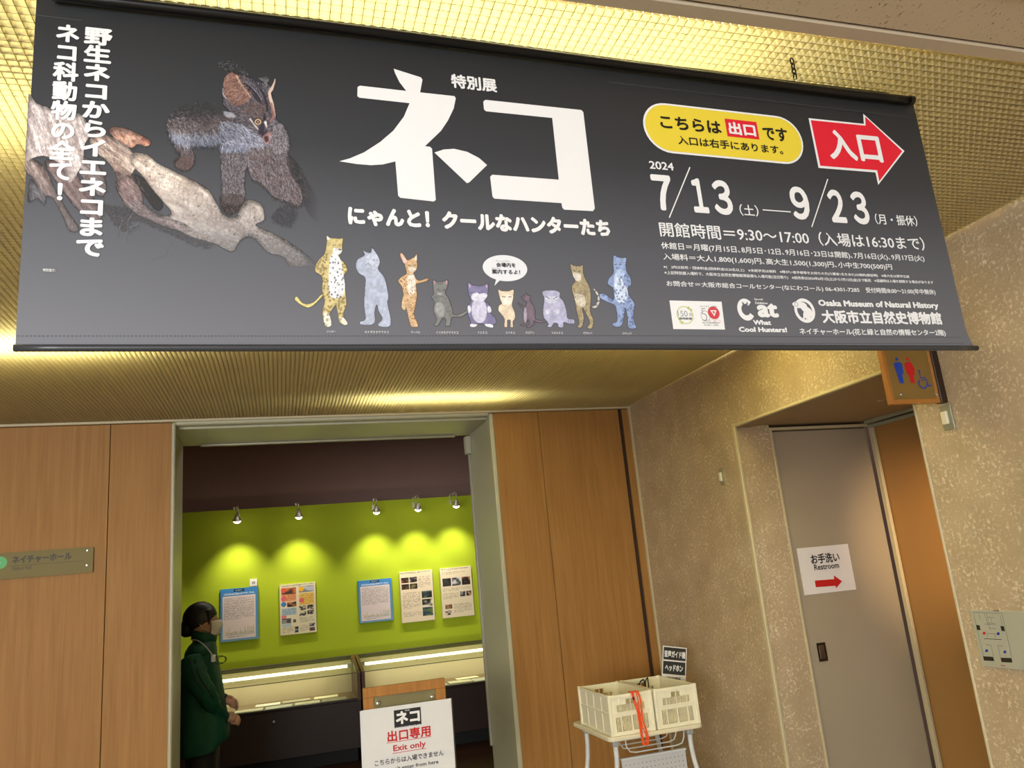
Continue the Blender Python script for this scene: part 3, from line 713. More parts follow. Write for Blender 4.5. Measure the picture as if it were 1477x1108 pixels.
# small stub lit from the left
wood_area(Z4([(755, 320), (800, 290), (890, 300), (960, 330), (1080, 390), (1092, 430), (1050, 450), (990, 430), (940, 460), (870, 430), (800, 380)]), (214, 170, 142), (140, 96, 82), .4, 26, 1, .1, .2)
wood_area(Z4([(640, 330), (740, 350), (900, 440), (980, 560), (960, 640), (900, 700), (820, 660), (740, 560), (660, 500), (600, 420)]), (196, 182, 168), (116, 96, 88), .65, 27, 1)
wood_area(Z4([(810, 650), (900, 680), (960, 720), (1010, 790), (1030, 900), (950, 910), (880, 910), (850, 800)]), (182, 154, 148), (110, 84, 82), 1.2, 28, .95)
# main pale branch
MB_ = ZL([(290, 0), (380, 10), (440, 60), (540, 110), (640, 160), (740, 220), (790, 300), (830, 370), (900, 380), (930, 330), (960, 288), (1010, 285), (1060, 320), (1072, 400), (1020, 430), (1100, 470), (1200, 520), (1300, 590), (1370, 650), (1380, 700), (1290, 700), (1230, 690), (1180, 620), (1090, 590), (1000, 500), (930, 520), (880, 590), (780, 540), (640, 500), (520, 430), (440, 390), (520, 360), (470, 290), (420, 230), (350, 140), (280, 60)])
mb = wood_area(MB_, (216, 204, 190), (158, 140, 128), .55, 29, 1, .035, .12)
# rings across the branch
for i in range(30):
    t = i/30; cx = 215+t*235; cy = 232+t*150; 
    q = [(cx+o*.30+2.0*math.sin(o*.22+i), cy-o*.9) for o in range(-26, 30, 3)]
    for (xa, ya), (xb, yb) in zip(q[:-1], q[1:]):
        for k in range(6):
            x = xa+(xb-xa)*k/6; y = ya+(yb-ya)*k/6; ix = int((x-pc.x0)*pc.k); iy = int((y-pc.y0)*pc.k)
            if 0 <= ix < pc.w and 0 <= iy < pc.h and mb[iy, ix] > .6: pc.c[iy, ix] *= .82
R3 = np.random.default_rng(5)
for i in range(46):   # knots
    t = R3.random(); x = 215+t*210+R3.normal(0, 10); y = 240+t*120+R3.normal(0, 13); rr = R3.uniform(.8, 2.0)
    mm = np.clip(1.4-np.hypot(pc.X-x, (pc.Y-y)*1.2)/rr, 0, 1)*(mb > .6); pc.c = pc.c*(1-mm[..., None]*.6)+np.array([70, 62, 62])*mm[..., None]*.6
# dark underside and loose bark
und = pc.mask(SP(ZL([(930, 520), (1000, 480), (1070, 560), (1060, 660), (980, 680), (930, 620)]), 4), 2); pc.strokes(und*(mb > .5), 500, 1.0, 3, [(80, 78, 80), (140, 138, 138)], 53, .5, .5)
wood_area(ZL([(290, 130), (320, 250), (400, 340), (470, 375), (600, 420), (640, 470), (520, 450), (400, 400), (300, 350), (220, 260), (190, 170)]), (150, 124, 120), (84, 64, 64), .9, 30, .9)
for pts in ([(300, 130), (350, 150), (420, 230), (470, 300), (455, 340), (420, 330), (360, 250)],):
    pc.put(pc.mask(SP(ZL(pts), 4), 1), (52, 50, 52), .9)
db = pc.mask(SP(ZL([(120, 310), (230, 320), (330, 290), (470, 370), (620, 440), (760, 520), (720, 570), (560, 500), (420, 440), (300, 400), (240, 470), (170, 400)]), 4), 3)
pc.strokes(db, 2600, 1.0, 3, [(150, 140, 142), (120, 108, 110), (86, 80, 84), (176, 168, 168)], 3, 1.2, .5)
pc.strokes(mb, 2600, .6, 5, [(236, 230, 222), (190, 176, 164), (150, 134, 124)], 31, .3, .35)
for (a, b) in (((350, 260), (270, 330)), ((300, 330), (262, 430)), ((330, 410), (262, 470)), ((262, 430), (256, 530)), ((230, 380), (205, 500)), ((540, 560), (480, 620)), ((480, 620), (400, 635)), ((520, 510), (495, 610))):
    (xa, ya), (xb, yb) = ZL([a, b])
    for k in range(60):
        x = xa+(xb-xa)*k/60+1.2*math.sin(k*.11); y = ya+(yb-ya)*k/60; ix = int((x-pc.x0)*pc.k); iy = int((y-pc.y0)*pc.k)
        pc.c[iy, ix] = (138, 136, 140); pc.a[iy, ix] = .8
# bark fibres and spines over the weathered wood
left_ = np.clip((215-pc.X)/30, 0, 1)*(pc.a > .6)
pc.strokes(left_, 2600, 1.15, 7, [(206, 196, 192), (120, 104, 102), (90, 74, 74), (176, 164, 160)], 51, .25, .35)
pc.strokes(left_*(pc.X > 120), 900, .75, 8, [(96, 60, 56), (206, 190, 176), (70, 50, 50)], 52, .25, .4)
for i in range(46):
    t = i/46; x0_, y0_ = (150+t*75, 185+t*52) if i < 26 else (225+(t-.56)*280, 238+(t-.56)*170)
    line(lambda L: L, [(x0_, y0_), (x0_+R3.uniform(-1, 2), y0_-R3.uniform(1.5, 4))], (226, 214, 200), .5, .9) if False else None
# cat: dark masses, then fur
FUR = [(58, 56, 66), (104, 100, 112), (150, 144, 150), (92, 74, 74), (178, 176, 186), (40, 38, 46)]
COOL = [(120, 130, 160), (170, 180, 204), (92, 98, 124), (206, 212, 226), (66, 66, 84)]
WARM = [(128, 100, 96), (92, 70, 68), (160, 140, 136), (66, 56, 60)]
ZH = lambda L: [(310+x/7.915, 80+y/7.915) for x, y in L]
ZK = lambda L: [(230+x/9.231, 80+y/9.231) for x, y in L]
body_up = SP(ZK([(100, 860), (180, 720), (330, 640), (560, 600), (740, 700), (900, 760), (1100, 780), (1300, 860), (1400, 960), (1300, 1060), (1000, 1200), (800, 1180), (560, 1200), (300, 1200), (120, 1040)]), 4)
m_ = pc.mask(body_up, 4); pc.put(m_, (52, 50, 56), .6*np.clip((pc.Y-166)/20, 0, 1))
legR = SP(ZB([(650, 100), (800, 60), (960, 0), (1010, 60), (1028, 160), (1020, 300), (1060, 420), (1130, 520), (1135, 620), (1090, 650), (1000, 610), (900, 570), (820, 480), (740, 430), (700, 340), (690, 200)]), 4)
legC = SP(ZB([(500, 160), (640, 120), (720, 180), (700, 320), (680, 450), (680, 600), (600, 640), (510, 600), (500, 480), (490, 300)]), 4)
legL = SP(ZB([(90, 40), (230, 60), (245, 160), (280, 250), (262, 330), (200, 360), (130, 330), (170, 260), (130, 180)]), 4)
far = SP(ZB([(1020, 260), (1080, 290), (1150, 400), (1230, 540), (1330, 680), (1400, 760), (1330, 800), (1250, 770), (1180, 690), (1130, 560), (1060, 430)]), 4)
for P_, a_ in ((far, .45), (legL, .85), (legR, .95), (legC, .95)): pc.put(pc.mask(P_, 2), (62, 56, 62), a_)
pc.strokes(pc.mask(far, 1), 1300, 1.0, 3, [(120, 112, 118), (80, 72, 76), (160, 156, 160)], 1, .5, .5)
pc.strokes(pc.mask(legL, 1), 1900, 1.4, 5, WARM+FUR, 2, .4, .6)
pc.strokes(pc.mask(legR, 1), 8200, lambda x, y: 1.05+.003*(x-380), 6, FUR+WARM+[(196, 192, 200)], 3, .35, .6)
pc.strokes(pc.mask(legC, 1), 5200, 1.5, 4, FUR+[(176, 170, 170), (128, 120, 124)], 4, .35, .6)
pc.strokes(pc.mask(legC, 1)*(pc.Y < 215), 1100, 1.7, 7, COOL, 41, .3, .7)
paw = SP(ZB([(500, 560), (670, 570), (660, 650), (600, 710), (540, 720), (490, 660)]), 4); pc.put(pc.mask(paw, 2), (54, 50, 52), .8); pc.strokes(pc.mask(paw, 1), 500, 1.4, 3, WARM, 5, .6, .4)
pawL = SP(ZB([(130, 270), (262, 250), (262, 330), (200, 365), (125, 330)]), 4); pc.put(pc.mask(pawL, 2), (84, 66, 64), .7); pc.strokes(pc.mask(pawL, 1), 300, 1.4, 3, WARM, 6, .6, .5)
pc.strokes(pc.mask(SP(ZB([(900, 740), (960, 660), (1080, 640), (1090, 740), (1040, 820), (960, 800)]), 4), 2), 500, 1.2, 4, [(110, 106, 112), (84, 80, 86)], 7, .7, .4)
# torso fur, cool and pale along the belly
bm = pc.mask(body_up, 2)
pc.strokes(bm*np.clip((pc.Y-158)/25, 0, 1), 3600, lambda x, y: .5+1.1*np.clip((y-165)/35, 0, 1), 6, FUR, 8, .4, .6)
pc.strokes(bm*np.clip(1-np.abs(pc.Y-199)/13, 0, 1), 2300, lambda x, y: 1.0+.6*np.clip((300-x)/60, -1, 1), 9, COOL+[(210, 206, 214)], 9, .35, .65)
pc.strokes(bm*np.clip((pc.Y-140)/30, .05, 1)*(pc.Y < 172), 750, .35, 4, [(120, 118, 128), (150, 140, 140), (96, 84, 84)], 10, .5, .6)
pc.strokes(bm*np.clip(1-np.abs(pc.Y-182)/14, 0, 1), 2400, lambda x, y: .7+.5*np.clip((y-172)/20, 0, 1), 6, [(170, 160, 162), (196, 188, 190), (120, 100, 98), (90, 78, 82), (66, 60, 68)], 54, .4, .65)
pc.strokes(bm*np.clip(1-np.abs(pc.Y-176)/14, 0, 1)*(pc.X > 280)*(pc.X < 350), 420, .3, 7, [(104, 84, 82), (84, 72, 74), (60, 50, 54), (150, 140, 146)], 11, .35, .55)
# head
head = SP(ZH([(90, 380), (130, 290), (250, 230), (380, 260), (500, 310), (610, 330), (640, 420), (660, 560), (700, 700), (690, 800), (640, 900), (660, 1000), (560, 1030), (460, 960), (350, 880), (250, 780), (160, 640), (90, 560)]), 4)
hm = pc.mask(head, 1); pc.put(hm, (44, 42, 52), .96)
pc.strokes(hm, 4800, lambda x, y: np.arctan2(y-185, x-385)+math.pi, 5, FUR+[(70, 64, 74), (120, 110, 116)], 12, .35, .6)
def line(z, pts, col, w=1.2, al=.85):
    q = SP(z(pts), 14, closed=False)
    for x, y in q:
        mm = np.clip(w+.5-np.hypot(pc.X-x, pc.Y-y), 0, 1)*al*.6; pc.c = pc.c*(1-mm[..., None])+np.array(col, float)*mm[..., None]; pc.a = np.maximum(pc.a, mm)
def lines(z, L, col, w, al=.85):
    for l in L: line(z, l, col, w, al)
lines(ZH, [[(330, 330), (430, 410), (520, 540), (560, 700)], [(430, 300), (520, 390), (580, 520), (600, 640)], [(380, 400), (470, 510), (540, 640), (570, 740)]], (24, 22, 34), 1.6)
lines(ZH, [[(350, 310), (450, 400), (530, 510)], [(400, 440), (480, 540), (540, 600)], [(440, 310), (560, 420)]], (150, 148, 160), .7, .8)
ear = SP(ZH([(95, 360), (110, 270), (180, 210), (260, 250), (310, 350), (400, 480), (340, 560), (240, 590), (150, 520), (90, 460), (110, 400)]), 4)
em = pc.mask(ear, 1); pc.put(em, (112, 84, 78), .9); pc.strokes(em, 900, -.6, 6, [(176, 132, 112), (110, 76, 66), (150, 110, 96), (66, 44, 44), (200, 164, 150)], 13, .4, .6)
lines(ZH, [[(250, 245), (300, 340), (410, 490)]], (240, 214, 188), .8, .95); lines(ZH, [[(100, 350), (120, 260), (190, 212), (250, 240)]], (206, 172, 160), .5, .7); lines(ZH, [[(90, 380), (95, 450), (130, 500)]], (190, 190, 205), .8, .7)
pc.put(pc.mask(SP(ZH([(610, 430), (660, 340), (685, 280), (690, 310), (665, 400), (640, 450), (670, 560), (690, 700), (660, 640), (620, 520)]), 4), 0), (222, 196, 180), .95)
pc.put(pc.mask(SP(ZH([(100, 640), (190, 660), (240, 710), (160, 720), (110, 690)]), 4), 2), (196, 202, 214), .7)
pc.strokes(pc.mask(SP(ZH([(60, 760), (300, 800), (480, 930), (600, 1010), (360, 1040), (200, 1000), (60, 900)]), 4), 2), 1500, .75, 9, [(180, 184, 204), (120, 124, 150), (220, 222, 232), (60, 60, 80)], 14, .25, .7)
pc.strokes(pc.mask(SP(ZH([(380, 560), (560, 560), (560, 700), (420, 720), (300, 640)]), 4), 2), 700, .4, 3, [(150, 120, 100), (110, 96, 100), (60, 52, 60)], 15, .6, .6)
# eye, nose
lines(ZH, [[(400, 730), (450, 800), (500, 860)]], (236, 226, 220), 1.0); lines(ZH, [[(575, 770), (580, 820), (570, 870)]], (240, 232, 230), 1.6)
ex, ey = ZH([(492, 768)])[0]
for rr, cc in ((5.4, (30, 26, 32)), (4.3, (216, 180, 142)), (2.6, (34, 22, 18)), (.8, (250, 250, 250))):
    mm = np.clip(rr+.5-np.hypot((pc.X-ex)/1.12, pc.Y-ey), 0, 1); pc.put(mm, cc, 1)
pc.put(pc.mask(SP(ZH([(500, 840), (560, 780), (600, 900), (560, 930), (500, 900)]), 4), 2), (36, 30, 44), .8)
pc.put(pc.mask(SP(ZH([(550, 930), (640, 880), (680, 960), (640, 1010), (570, 1010)]), 4), 2), (176, 124, 120), .75)
pc.put(pc.mask(SP(ZH([(560, 940), (600, 930), (610, 980), (580, 1000)]), 4), 1), (62, 34, 40), .9)
lines(ZH, [[(640, 560), (670, 690), (640, 760)]], (150, 104, 96), 2.0, .7)
pc.strokes(pc.mask(SP(ZH([(660, 740), (760, 800), (830, 920), (830, 1100), (700, 1108), (620, 1000), (660, 860)]), 4), 2), 2400, 1.2, 4, FUR+[(170, 166, 176), (190, 186, 194)], 16, .5, .65)
pc.strokes(pc.mask(SP(ZH([(20, 90), (120, 80), (220, 80), (320, 160), (390, 240), (340, 260), (240, 200), (120, 180), (30, 120)]), 4), 3), 330, .6, 2, [(110, 110, 118), (150, 150, 156), (70, 70, 76)], 17, .8, .8)
pc.strokes(pc.mask(SP(ZH([(500, 270), (610, 270), (590, 330), (540, 310)]), 4), 1), 120, .6, 4, [(150, 154, 160), (100, 104, 110)], 18, .4, .8)
pc.a = np.clip(pc.a, 0, 1)*np.clip((460-pc.X)/25, 0, 1)*(1-.55*np.clip((pc.Y-330)/60, 0, 1))
ed = BAN.uv  # keep the picture on the sheet
lim = np.interp(pc.Y[:, 0], [84, 384], [43.2, 26.8])[:, None]; pc.a *= (pc.X > lim)
pc.mesh(BAN, 'wild_cat_picture', ban, M_PR)
# ------------------------------------------------------------ CHAINS, SIGNS
def chain(name, x, y, label, links, z1=CZ, z0=2.444):
    t = empty(name, (x, y, z0), label, 'chain', 'chains that hold the banner')
    zc = z1-.002; m = MB(); pts = []
    for i in range(links):
        c = Vector((x, y, zc-.008-.0115*i)); a = (math.pi/2)*(i % 2)
        ring = [c+Vector((math.cos(a)*.0042*math.cos(q), math.sin(a)*.0042*math.cos(q), .0078*math.sin(q))) for q in [2*math.pi*k/10 for k in range(10)]]
        MB().tube(ring, .0016, 6, closed=True).build('link', mat('dark_chain_steel', (52, 48, 42), .35, .8), t)
    ze = zc-.008-.0115*links+.004
    MB().tube([(x, y, ze+.004), (x+.001, y, (ze+z0)/2), (x, y, z0)], .0016, 6).build('white_cable_tie', mat('cable_tie', (226, 220, 196), .5), t, smooth=True)
pa = onc = None
chain('hanging_chain', *[float(v) for v in BAN.P(1.018, 0, -.004)[:2]], 'dark chain with a white tie near the right end of the banner', 4)
chain('hanging_chain', *[float(v) for v in BAN.P(-.075, 0, -.004)[:2]], 'white tie and chain holding the left end of the banner', 2)
# small wire loop left on the ceiling edge
def P_on(pl, x, y, d=0): return tuple(pl.px(x, y, d))
m = MB(); q = [P_on(RIGHT, *p, .004) for p in ((1386, 337), (1390, 350), (1396, 357), (1396, 345), (1393, 333))]
tag(m.tube(q, .0007, 6).build('wire_loop', MATS['cable_tie'], smooth=True), 'thin white loop of wire at the top edge of the stucco wall', 'wire')

# hall name plate on the left veneer
NP = Pl((0, D-.012, 0), (1, 0, 0), (0, -1, 0))
u1 = NP.uv(135, 790)[0]; v1 = NP.uv(130, 789)[1]; v0 = NP.uv(130, 826)[1]; u0 = u1-.62
t = empty('hall_name_plate', ((u0+u1)/2, D-.002, v0), 'pale olive plate lettered with the hall name screwed to the left wooden wall', 'sign')
m = MB(); r = .008; pts = []
for cx, cz, a0 in ((u1-r, v1-r, 0), (u0+r, v1-r, 90), (u0+r, v0+r, 180), (u1-r, v0+r, 270)):
    for k in range(5): a = math.radians(a0+90*k/4); pts.append((cx+r*math.cos(a), cz+r*math.sin(a)))
n = len(pts); m.add([(x, D-.012, z) for x, z in pts]+[(x, D-.006, z) for x, z in pts], [tuple(range(n)), tuple(range(n, 2*n))[::-1]]+[(i, i+n, (i+1) % n+n, (i+1) % n) for i in range(n)])
m.build('plate', mat('olive_acrylic', (124, 112, 66), .5, spec=.2), t)
M_INK = mat('dark_brown_ink', (44, 38, 24), .5)
ZN = lambda x, y: (x/9.85, 780+y/9.85)
text_px(NP, 'ネイチャーホール', ZN(175, 222), ZN(1018, 272), M_INK, t, .05)
a = NP.uv(*ZN(130, 362)); b = NP.uv(*ZN(1190, 288)); zz = (a[1]+b[1])/2
mk('rule_line', [NP.P(*p, .0006) for p in ((a[0], zz-.0008), (b[0], zz-.0008), (b[0], zz+.0008), (a[0], zz+.0008))], [(0, 1, 2, 3)], M_INK, t)
text_px(NP, 'Nature Hall', ZN(178, 372), ZN(445, 402), M_INK, t, .0)
c = NP.uv(0, 812); disc(NP, (c[0]+.001, c[1]), .030, mat('green_print', (28, 160, 50), .4), t, name='green_disc')
mk('white_chevron', [NP.P(c[0]+x, c[1]+z, .0012) for x, z in ((-.016, .012), (-.008, .012), (.002, 0), (-.008, -.012), (-.016, -.012), (-.006, 0))], [(0, 1, 2, 3, 4, 5)], M_WHITE, t)
for p in ((1240, 140), (1232, 350)):
    c = NP.uv(*ZN(*p)); MB().lathe((c[0], D-.006, c[1]), (0, -1, 0), [(-.006, .005), (.005, .0055), (.009, .0052), (.0102, .0035)], 14).build('screw', M_STEEL, t, smooth=False)

# restroom direction sheet on the sliding door
DP = Pl((0, AY1+.0095, 0), (1, 0, 0), (0, -1, 0))
c = [DP.uv(*p) for p in ((1148, 792), (1223, 784), (1235, 851), (1162, 858))]
t = empty('restroom_notice', tuple(DP.P((c[0][0]+c[1][0])/2, c[2][1])), 'white sheet with a red arrow and the word Restroom taped to the sliding door', 'sign')
x0, x1, z0, z1 = (c[0][0]+c[3][0])/2, (c[1][0]+c[2][0])/2, (c[2][1]+c[3][1])/2, (c[0][1]+c[1][1])/2
bx('sheet', (x0, x1, AY1+.0095, AY1+.0115, z0, z1), M_PAPER, t)
ZD = lambda x, y: (1130+x/5.54, 760+y/5.54)
text_px(DP, 'お手洗い', ZD(212, 222), ZD(452, 278), M_BLACK, t, .03)
text_px(DP, 'Restroom', ZD(240, 302), ZD(446, 328), M_BLACK, t, .02)
poly_print(DP, [ZD(*p) for p in ((250, 430), (405, 418), (402, 388), (468, 435), (420, 492), (415, 472), (258, 483))], M_DRED, t, 'red_arrow')

# wall plan of the restroom
PLN = Pl((RX-.008, 0, 0), (0, -1, 0), (-1, 0, 0))
a = PLN.uv(1399, 880); b = PLN.uv(1416, 961)
u0, v1, v0 = (a[0]+b[0])/2, a[1], b[1]; u1 = u0+.245
t = empty('restroom_floor_plan', (RX, -(u0+u1)/2, v0), 'grey plate engraved with the restroom floor plan on the stucco wall', 'sign')
bx('plate', (RX-.008, RX, -u1, -u0, v0, v1), mat('plan_grey', (172, 172, 156), .35, .1), t, b=.001)
ZP = lambda x, y: (1377+x/7.91, 850+y/7.91)
def lineseg(pl, z, a, b, w, m_, parent, name='plan_line', d=.0006):
    p, q = np.array(pl.uv(*z(*a))), np.array(pl.uv(*z(*b))); s = q-p; nn = np.array([-s[1], s[0]])/np.linalg.norm(s)*w/2
    return [tuple(pl.P(*x, d)) for x in (p+nn, q+nn, q-nn, p-nn)]
V = []; F = []
def L(a, b, w=.0009):
    k = len(V); V.extend(lineseg(PLN, ZP, a, b, w, None, None)); F.append((k+3, k+2, k+1, k))
for a, b in (((215, 265), (540, 275)), ((215, 265), (330, 765)), ((540, 275), (655, 785)), ((275, 268), (292, 355)), ((335, 268), (380, 400)), ((365, 270), (405, 470)), ((345, 398), (470, 405)), ((375, 320), (455, 325)), ((390, 385), (465, 390)), ((400, 445), (475, 452)), ((340, 565), (540, 575)), ((370, 500), (376, 560)), ((460, 505), (466, 565)), ((375, 505), (460, 510)), ((358, 635), (415, 640)), ((415, 640), (445, 770)), ((495, 645), (555, 650)), ((495, 645), (525, 785)), ((415, 330), (425, 375)), ((520, 300), (545, 410))): L(a, b)
L((340, 565), (540, 575), .0016)
mk('plan_lines', V, F, mat('plan_ink', (60, 58, 44), .6), t, kind='stuff')
for q in (((245, 408), (285, 412), (298, 468), (256, 464)), ((522, 420), (562, 422), (576, 480), (538, 476)), ((325, 765), (440, 772), (454, 820), (336, 814)), ((525, 782), (650, 786), (660, 838), (536, 832))):
    poly_print(PLN, [ZP(*p) for p in q], M_INK, t, 'black_block')
for (x, y), mm in (((338, 502), M_DRED), ((498, 508), mat('blue_print', (24, 60, 160), .45)), ((366, 702), MATS['blue_print']), ((574, 716), MATS['blue_print'])):
    poly_print(PLN, [ZP(x+p*15, y+q*15) for p, q in ((-1, -1), (1, -1), (1, 1), (-1, 1))], mm, t, 'symbol')
text_px(PLN, '現在地', ZP(528, 862), ZP(582, 880), M_DRED, t, .01)
text_px(PLN, 'トイレ案内図', ZP(395, 238), ZP(508, 252), M_INK, t, .02)

# sensors: clear plate with a white block
def sensor(pts, label):
    a = [RIGHT.uv(*p) for p in pts]; u0 = (a[0][0]+a[3][0])/2; u1 = (a[1][0]+a[2][0])/2; v1 = (a[0][1]+a[1][1])/2; v0 = (a[2][1]+a[3][1])/2
    t = empty('wall_sensor', (RX, -(u0+u1)/2, v0), label, 'sensor', None)
    bx('clear_plate', (RX-.008, RX, -u1, -u0, v0, v1), mat('smoky_clear_plate', (146, 142, 116), .12, spec=.8), t, b=.0012)
    w = u1-u0; h = v1-v0
    m = MB(); cu = (u0+u1)/2-w*.06
    m.box(RX-.020, RX-.008, -(cu+w*.28), -(cu-w*.28), v0+h*.22, v0+h*.76, b=.003); m.build('white_block', mat('sensor_white', (226, 222, 196), .4), t)
sensor([(1356, 587), (1371, 583), (1381, 617), (1366, 622)], 'clear plate with a white block beside the hanging restroom sign')
sensor([(1037, 677), (1043, 675), (1049, 698), (1043, 701)], 'small clear plate with a white block between the corner and the alcove')

# hanging restroom pictogram sign, at right angles to the wall
SY = 2.06; SG = Pl((0, SY, 0), (1, 0, 0), (0, -1, 0))
ZG = lambda x, y: (1240+x/7.385, 500+y/7.385)
x0 = SG.uv(*ZG(345, 612))[0]; z0 = SG.uv(*ZG(345, 612))[1]; x1 = SG.uv(*ZG(868, 606))[0]; z1 = z0+.245
t = empty('restroom_pictogram_sign', (RX, SY, z0), 'wood framed brass sign with blue and red restroom figures fixed across the wall', 'sign')
M_SW = mat('sign_frame_orange_wood', (178, 118, 52), .4, noise=(30, .15, (1, 1, .1)))
fw = .015
bx('frame_bottom', (x0, x1, SY, SY+.02, z0, z0+fw), M_SW, t, b=.001); bx('frame_top', (x0, x1, SY, SY+.02, z1-fw, z1), M_SW, t, b=.001)
bx('frame_side', (x0, x0+fw, SY, SY+.02, z0+fw, z1-fw), M_SW, t, b=.001); bx('frame_side', (x1-fw*.7, x1, SY, SY+.02, z0+fw, z1-fw), M_SW, t, b=.001)
bx('panel', (x0+fw, x1-fw*.7, SY+.004, SY+.018, z0+fw, z1-fw), mat('brass_panel', (150, 122, 66), .35, .3), t)
bx('wall_bracket', (x1+.001, RX-.001, SY-.004, SY+.024, z0-.001, z1), mat('dark_brown_bracket', (48, 30, 22), .4), t, b=.002)
SGP = Pl((0, SY+.004, 0), (1, 0, 0), (0, -1, 0)); BL = mat('sign_blue', (20, 70, 190), .4); RD = mat('sign_red', (206, 20, 30), .4)
def pg(pts, m_, name): return poly_print(SGP, [ZG(*p) for p in pts], m_, t, name, .001)
pg([(375, 170), (425, 165), (448, 185), (455, 230), (468, 280), (450, 300), (470, 380), (468, 392), (430, 392), (400, 310), (385, 260), (368, 215), (360, 185)], BL, 'man_figure')
pg([(488, 168), (535, 162), (560, 195), (585, 245), (578, 268), (588, 300), (570, 305), (588, 385), (545, 392), (525, 305), (505, 295), (492, 250), (478, 215), (476, 185)], RD, 'woman_figure')
for p, m_, nm in (((393, 135), BL, 'man_head'), ((506, 133), RD, 'woman_head')):
    c = SGP.uv(*ZG(*p)); disc(SGP, c, .0058, m_, t, name=nm, d=.001)
c = SGP.uv(*ZG(632, 262)); disc(SGP, c, .0038, BL, t, name='wheelchair_head', d=.001)
c = SGP.uv(*ZG(672, 395)); ring_print(SGP, c, .0165, .0042, BL, t, name='wheelchair_wheel', d=.001, a0=2.3, a1=6.4)
V = []; F = []
for a, b in (((632, 270), (648, 335)), ((645, 335), (700, 330)), ((650, 360), (710, 352)), ((710, 352), (735, 420)), ((730, 425), (765, 412))):
    k = len(V); V.extend(lineseg(SGP, ZG, a, b, .0030, None, None, d=.001)); F.append((k+3, k+2, k+1, k))
for f in F: mk('wheelchair_stroke', [V[i] for i in f], [(0, 1, 2, 3)], BL, t)
for p in ((432, 515), (812, 515)):
    c = SGP.uv(*ZG(*p)); MB().lathe((c[0], SY+.004, c[1]), (0, -1, 0), [(-.004, .0055), (.006, .0055), (.0075, .0035)], 14).build('screw', M_STEEL, t)
# its white line near the sign: short curtain hook on the soffit
q = [P_on(Pl((0, 2.5, 0), (1, 0, 0), (0, -1, 0)), *p) for p in ((1266, 579), (1276, 576), (1288, 575))]
tag(MB().tube(q, .002, 6).build('ceiling_hook', M_CREAM, smooth=True), 'small pale hook below the soffit of the restroom alcove', 'hook')

# exit-only board in front of the opening
EYP = 3.5; EP = Pl((0, EYP, 0), (1, 0, 0), (0, -1, 0)); ZE = lambda x, y: (480+x/5.68, 930+y/5.68)
t = empty('notice_stand', (.5, EYP+.02, 0), 'wooden framed notice board on a stand behind the exit only sheet', 'stand')
x0, z1 = EP.uv(*ZE(246, 355)); x1 = EP.uv(*ZE(918, 282))[0]; zt = (z1+EP.uv(*ZE(912, 282))[1])/2; zb = zt-.42; fw = .043
for nm, d in (('frame_top', (x0, x1, EYP, EYP+.026, zt-fw*.9, zt)), ('frame_bottom', (x0, x1, EYP, EYP+.026, zb, zb+fw)), ('frame_side', (x0, x0+fw, EYP, EYP+.026, zb+fw, zt-fw*.9)), ('frame_side', (x1-fw, x1, EYP, EYP+.026, zb+fw, zt-fw*.9))):
    bx(nm, d, M_WOODS, t, b=.0015)
bx('metal_panel', (x0+fw, x1-fw, EYP+.006, EYP+.02, zb+fw, zt-fw*.9), mat('olive_steel_panel', (136, 128, 92), .35, .4, noise=(6, .12, (1, 1, .2))), t)
for p in ((372, 482), (815, 427)):
    c = EP.uv(*ZE(*p)); MB().lathe((c[0], EYP+.006, c[1]), (0, -1, 0), [(-.003, .009), (.012, .009), (.015, .007), (.0158, .004)], 18).build('screw', mat('chrome', (215, 214, 205), .12, 1), t, smooth=False)
for sx in (x0+.05, x1-.05): bx('post', (sx-.016, sx+.016, EYP+.027, EYP+.055, .02, zt-.08), M_WOODS, t, b=.002)
bx('base', (x0-.01, x1+.01, EYP-.14, EYP+.20, 0, .02), M_WOODS, t, b=.003)
EQ = Pl((0, EYP-.012, 0), (1, 0, 0), (0, -1, 0))
a = EQ.uv(519, 1025); b = EQ.uv(650.5, 1008); zt2 = (a[1]+b[1])/2; zb2 = zt2-.275
t2 = empty('exit_only_notice', ((a[0]+b[0])/2, EYP-.01, zb2), 'white laminated exit only sheet with red lettering hung on the notice board', 'sign')
def sheet_(name, u0, u1, v0, v1, y, bow, m_):
    vs = []; fs = []; n = 10
    for k in range(n+1):
        x = u0+(u1-u0)*k/n; yy = y-bow*math.sin(math.pi*k/n)
        for q in (0, .0012): vs += [(x, yy-q, v0), (x, yy-q, v1)]
    for k in range(n):
        i = 4*k; fs += [(i+2, i+3, i+7, i+6), (i, i+4, i+5, i+1), (i+1, i+5, i+7, i+3), (i, i+2, i+6, i+4)]
    fs += [(0, 1, 3, 2), (4*n, 4*n+2, 4*n+3, 4*n+1)]
    return mk(name, vs, fs, m_, t2)
M_LAM = mat('laminated_paper', (226, 226, 228), .18, spec=.6)
sheet_('sheet', a[0]+.008, b[0], zb2, zt2, EYP-.0105, .0, M_LAM)
sheet_('back_sheet', a[0], b[0]-.02, zb2-.004, zt2-.002, EYP-.006, .0, M_LAM)
bx('edge_strip', (b[0], b[0]+.005, EYP-.013, EYP-.004, zb2, zt2), mat('dark_edge', (60, 58, 50), .5), t2)
def E_(s, tl, br, bold, m_, **k): return text_px(EQ, s, ZE(*tl), ZE(*br), m_, t2, bold, **k)
la = EQ.uv(*ZE(499, 540)); lb = EQ.uv(*ZE(727, 652))
mk('title_block', [EQ.P(u, v, .0008) for u, v in ((la[0], lb[1]), (lb[0], lb[1]), (lb[0], la[1]), (la[0], la[1]))], [(0, 1, 2, 3)], M_BLACK, t2)
E_('ネコ', (513, 552), (715, 628), .05, M_WHITE, d=.0016); E_('特別展', (590, 532), (630, 541), .0, M_WHITE, d=.0016)
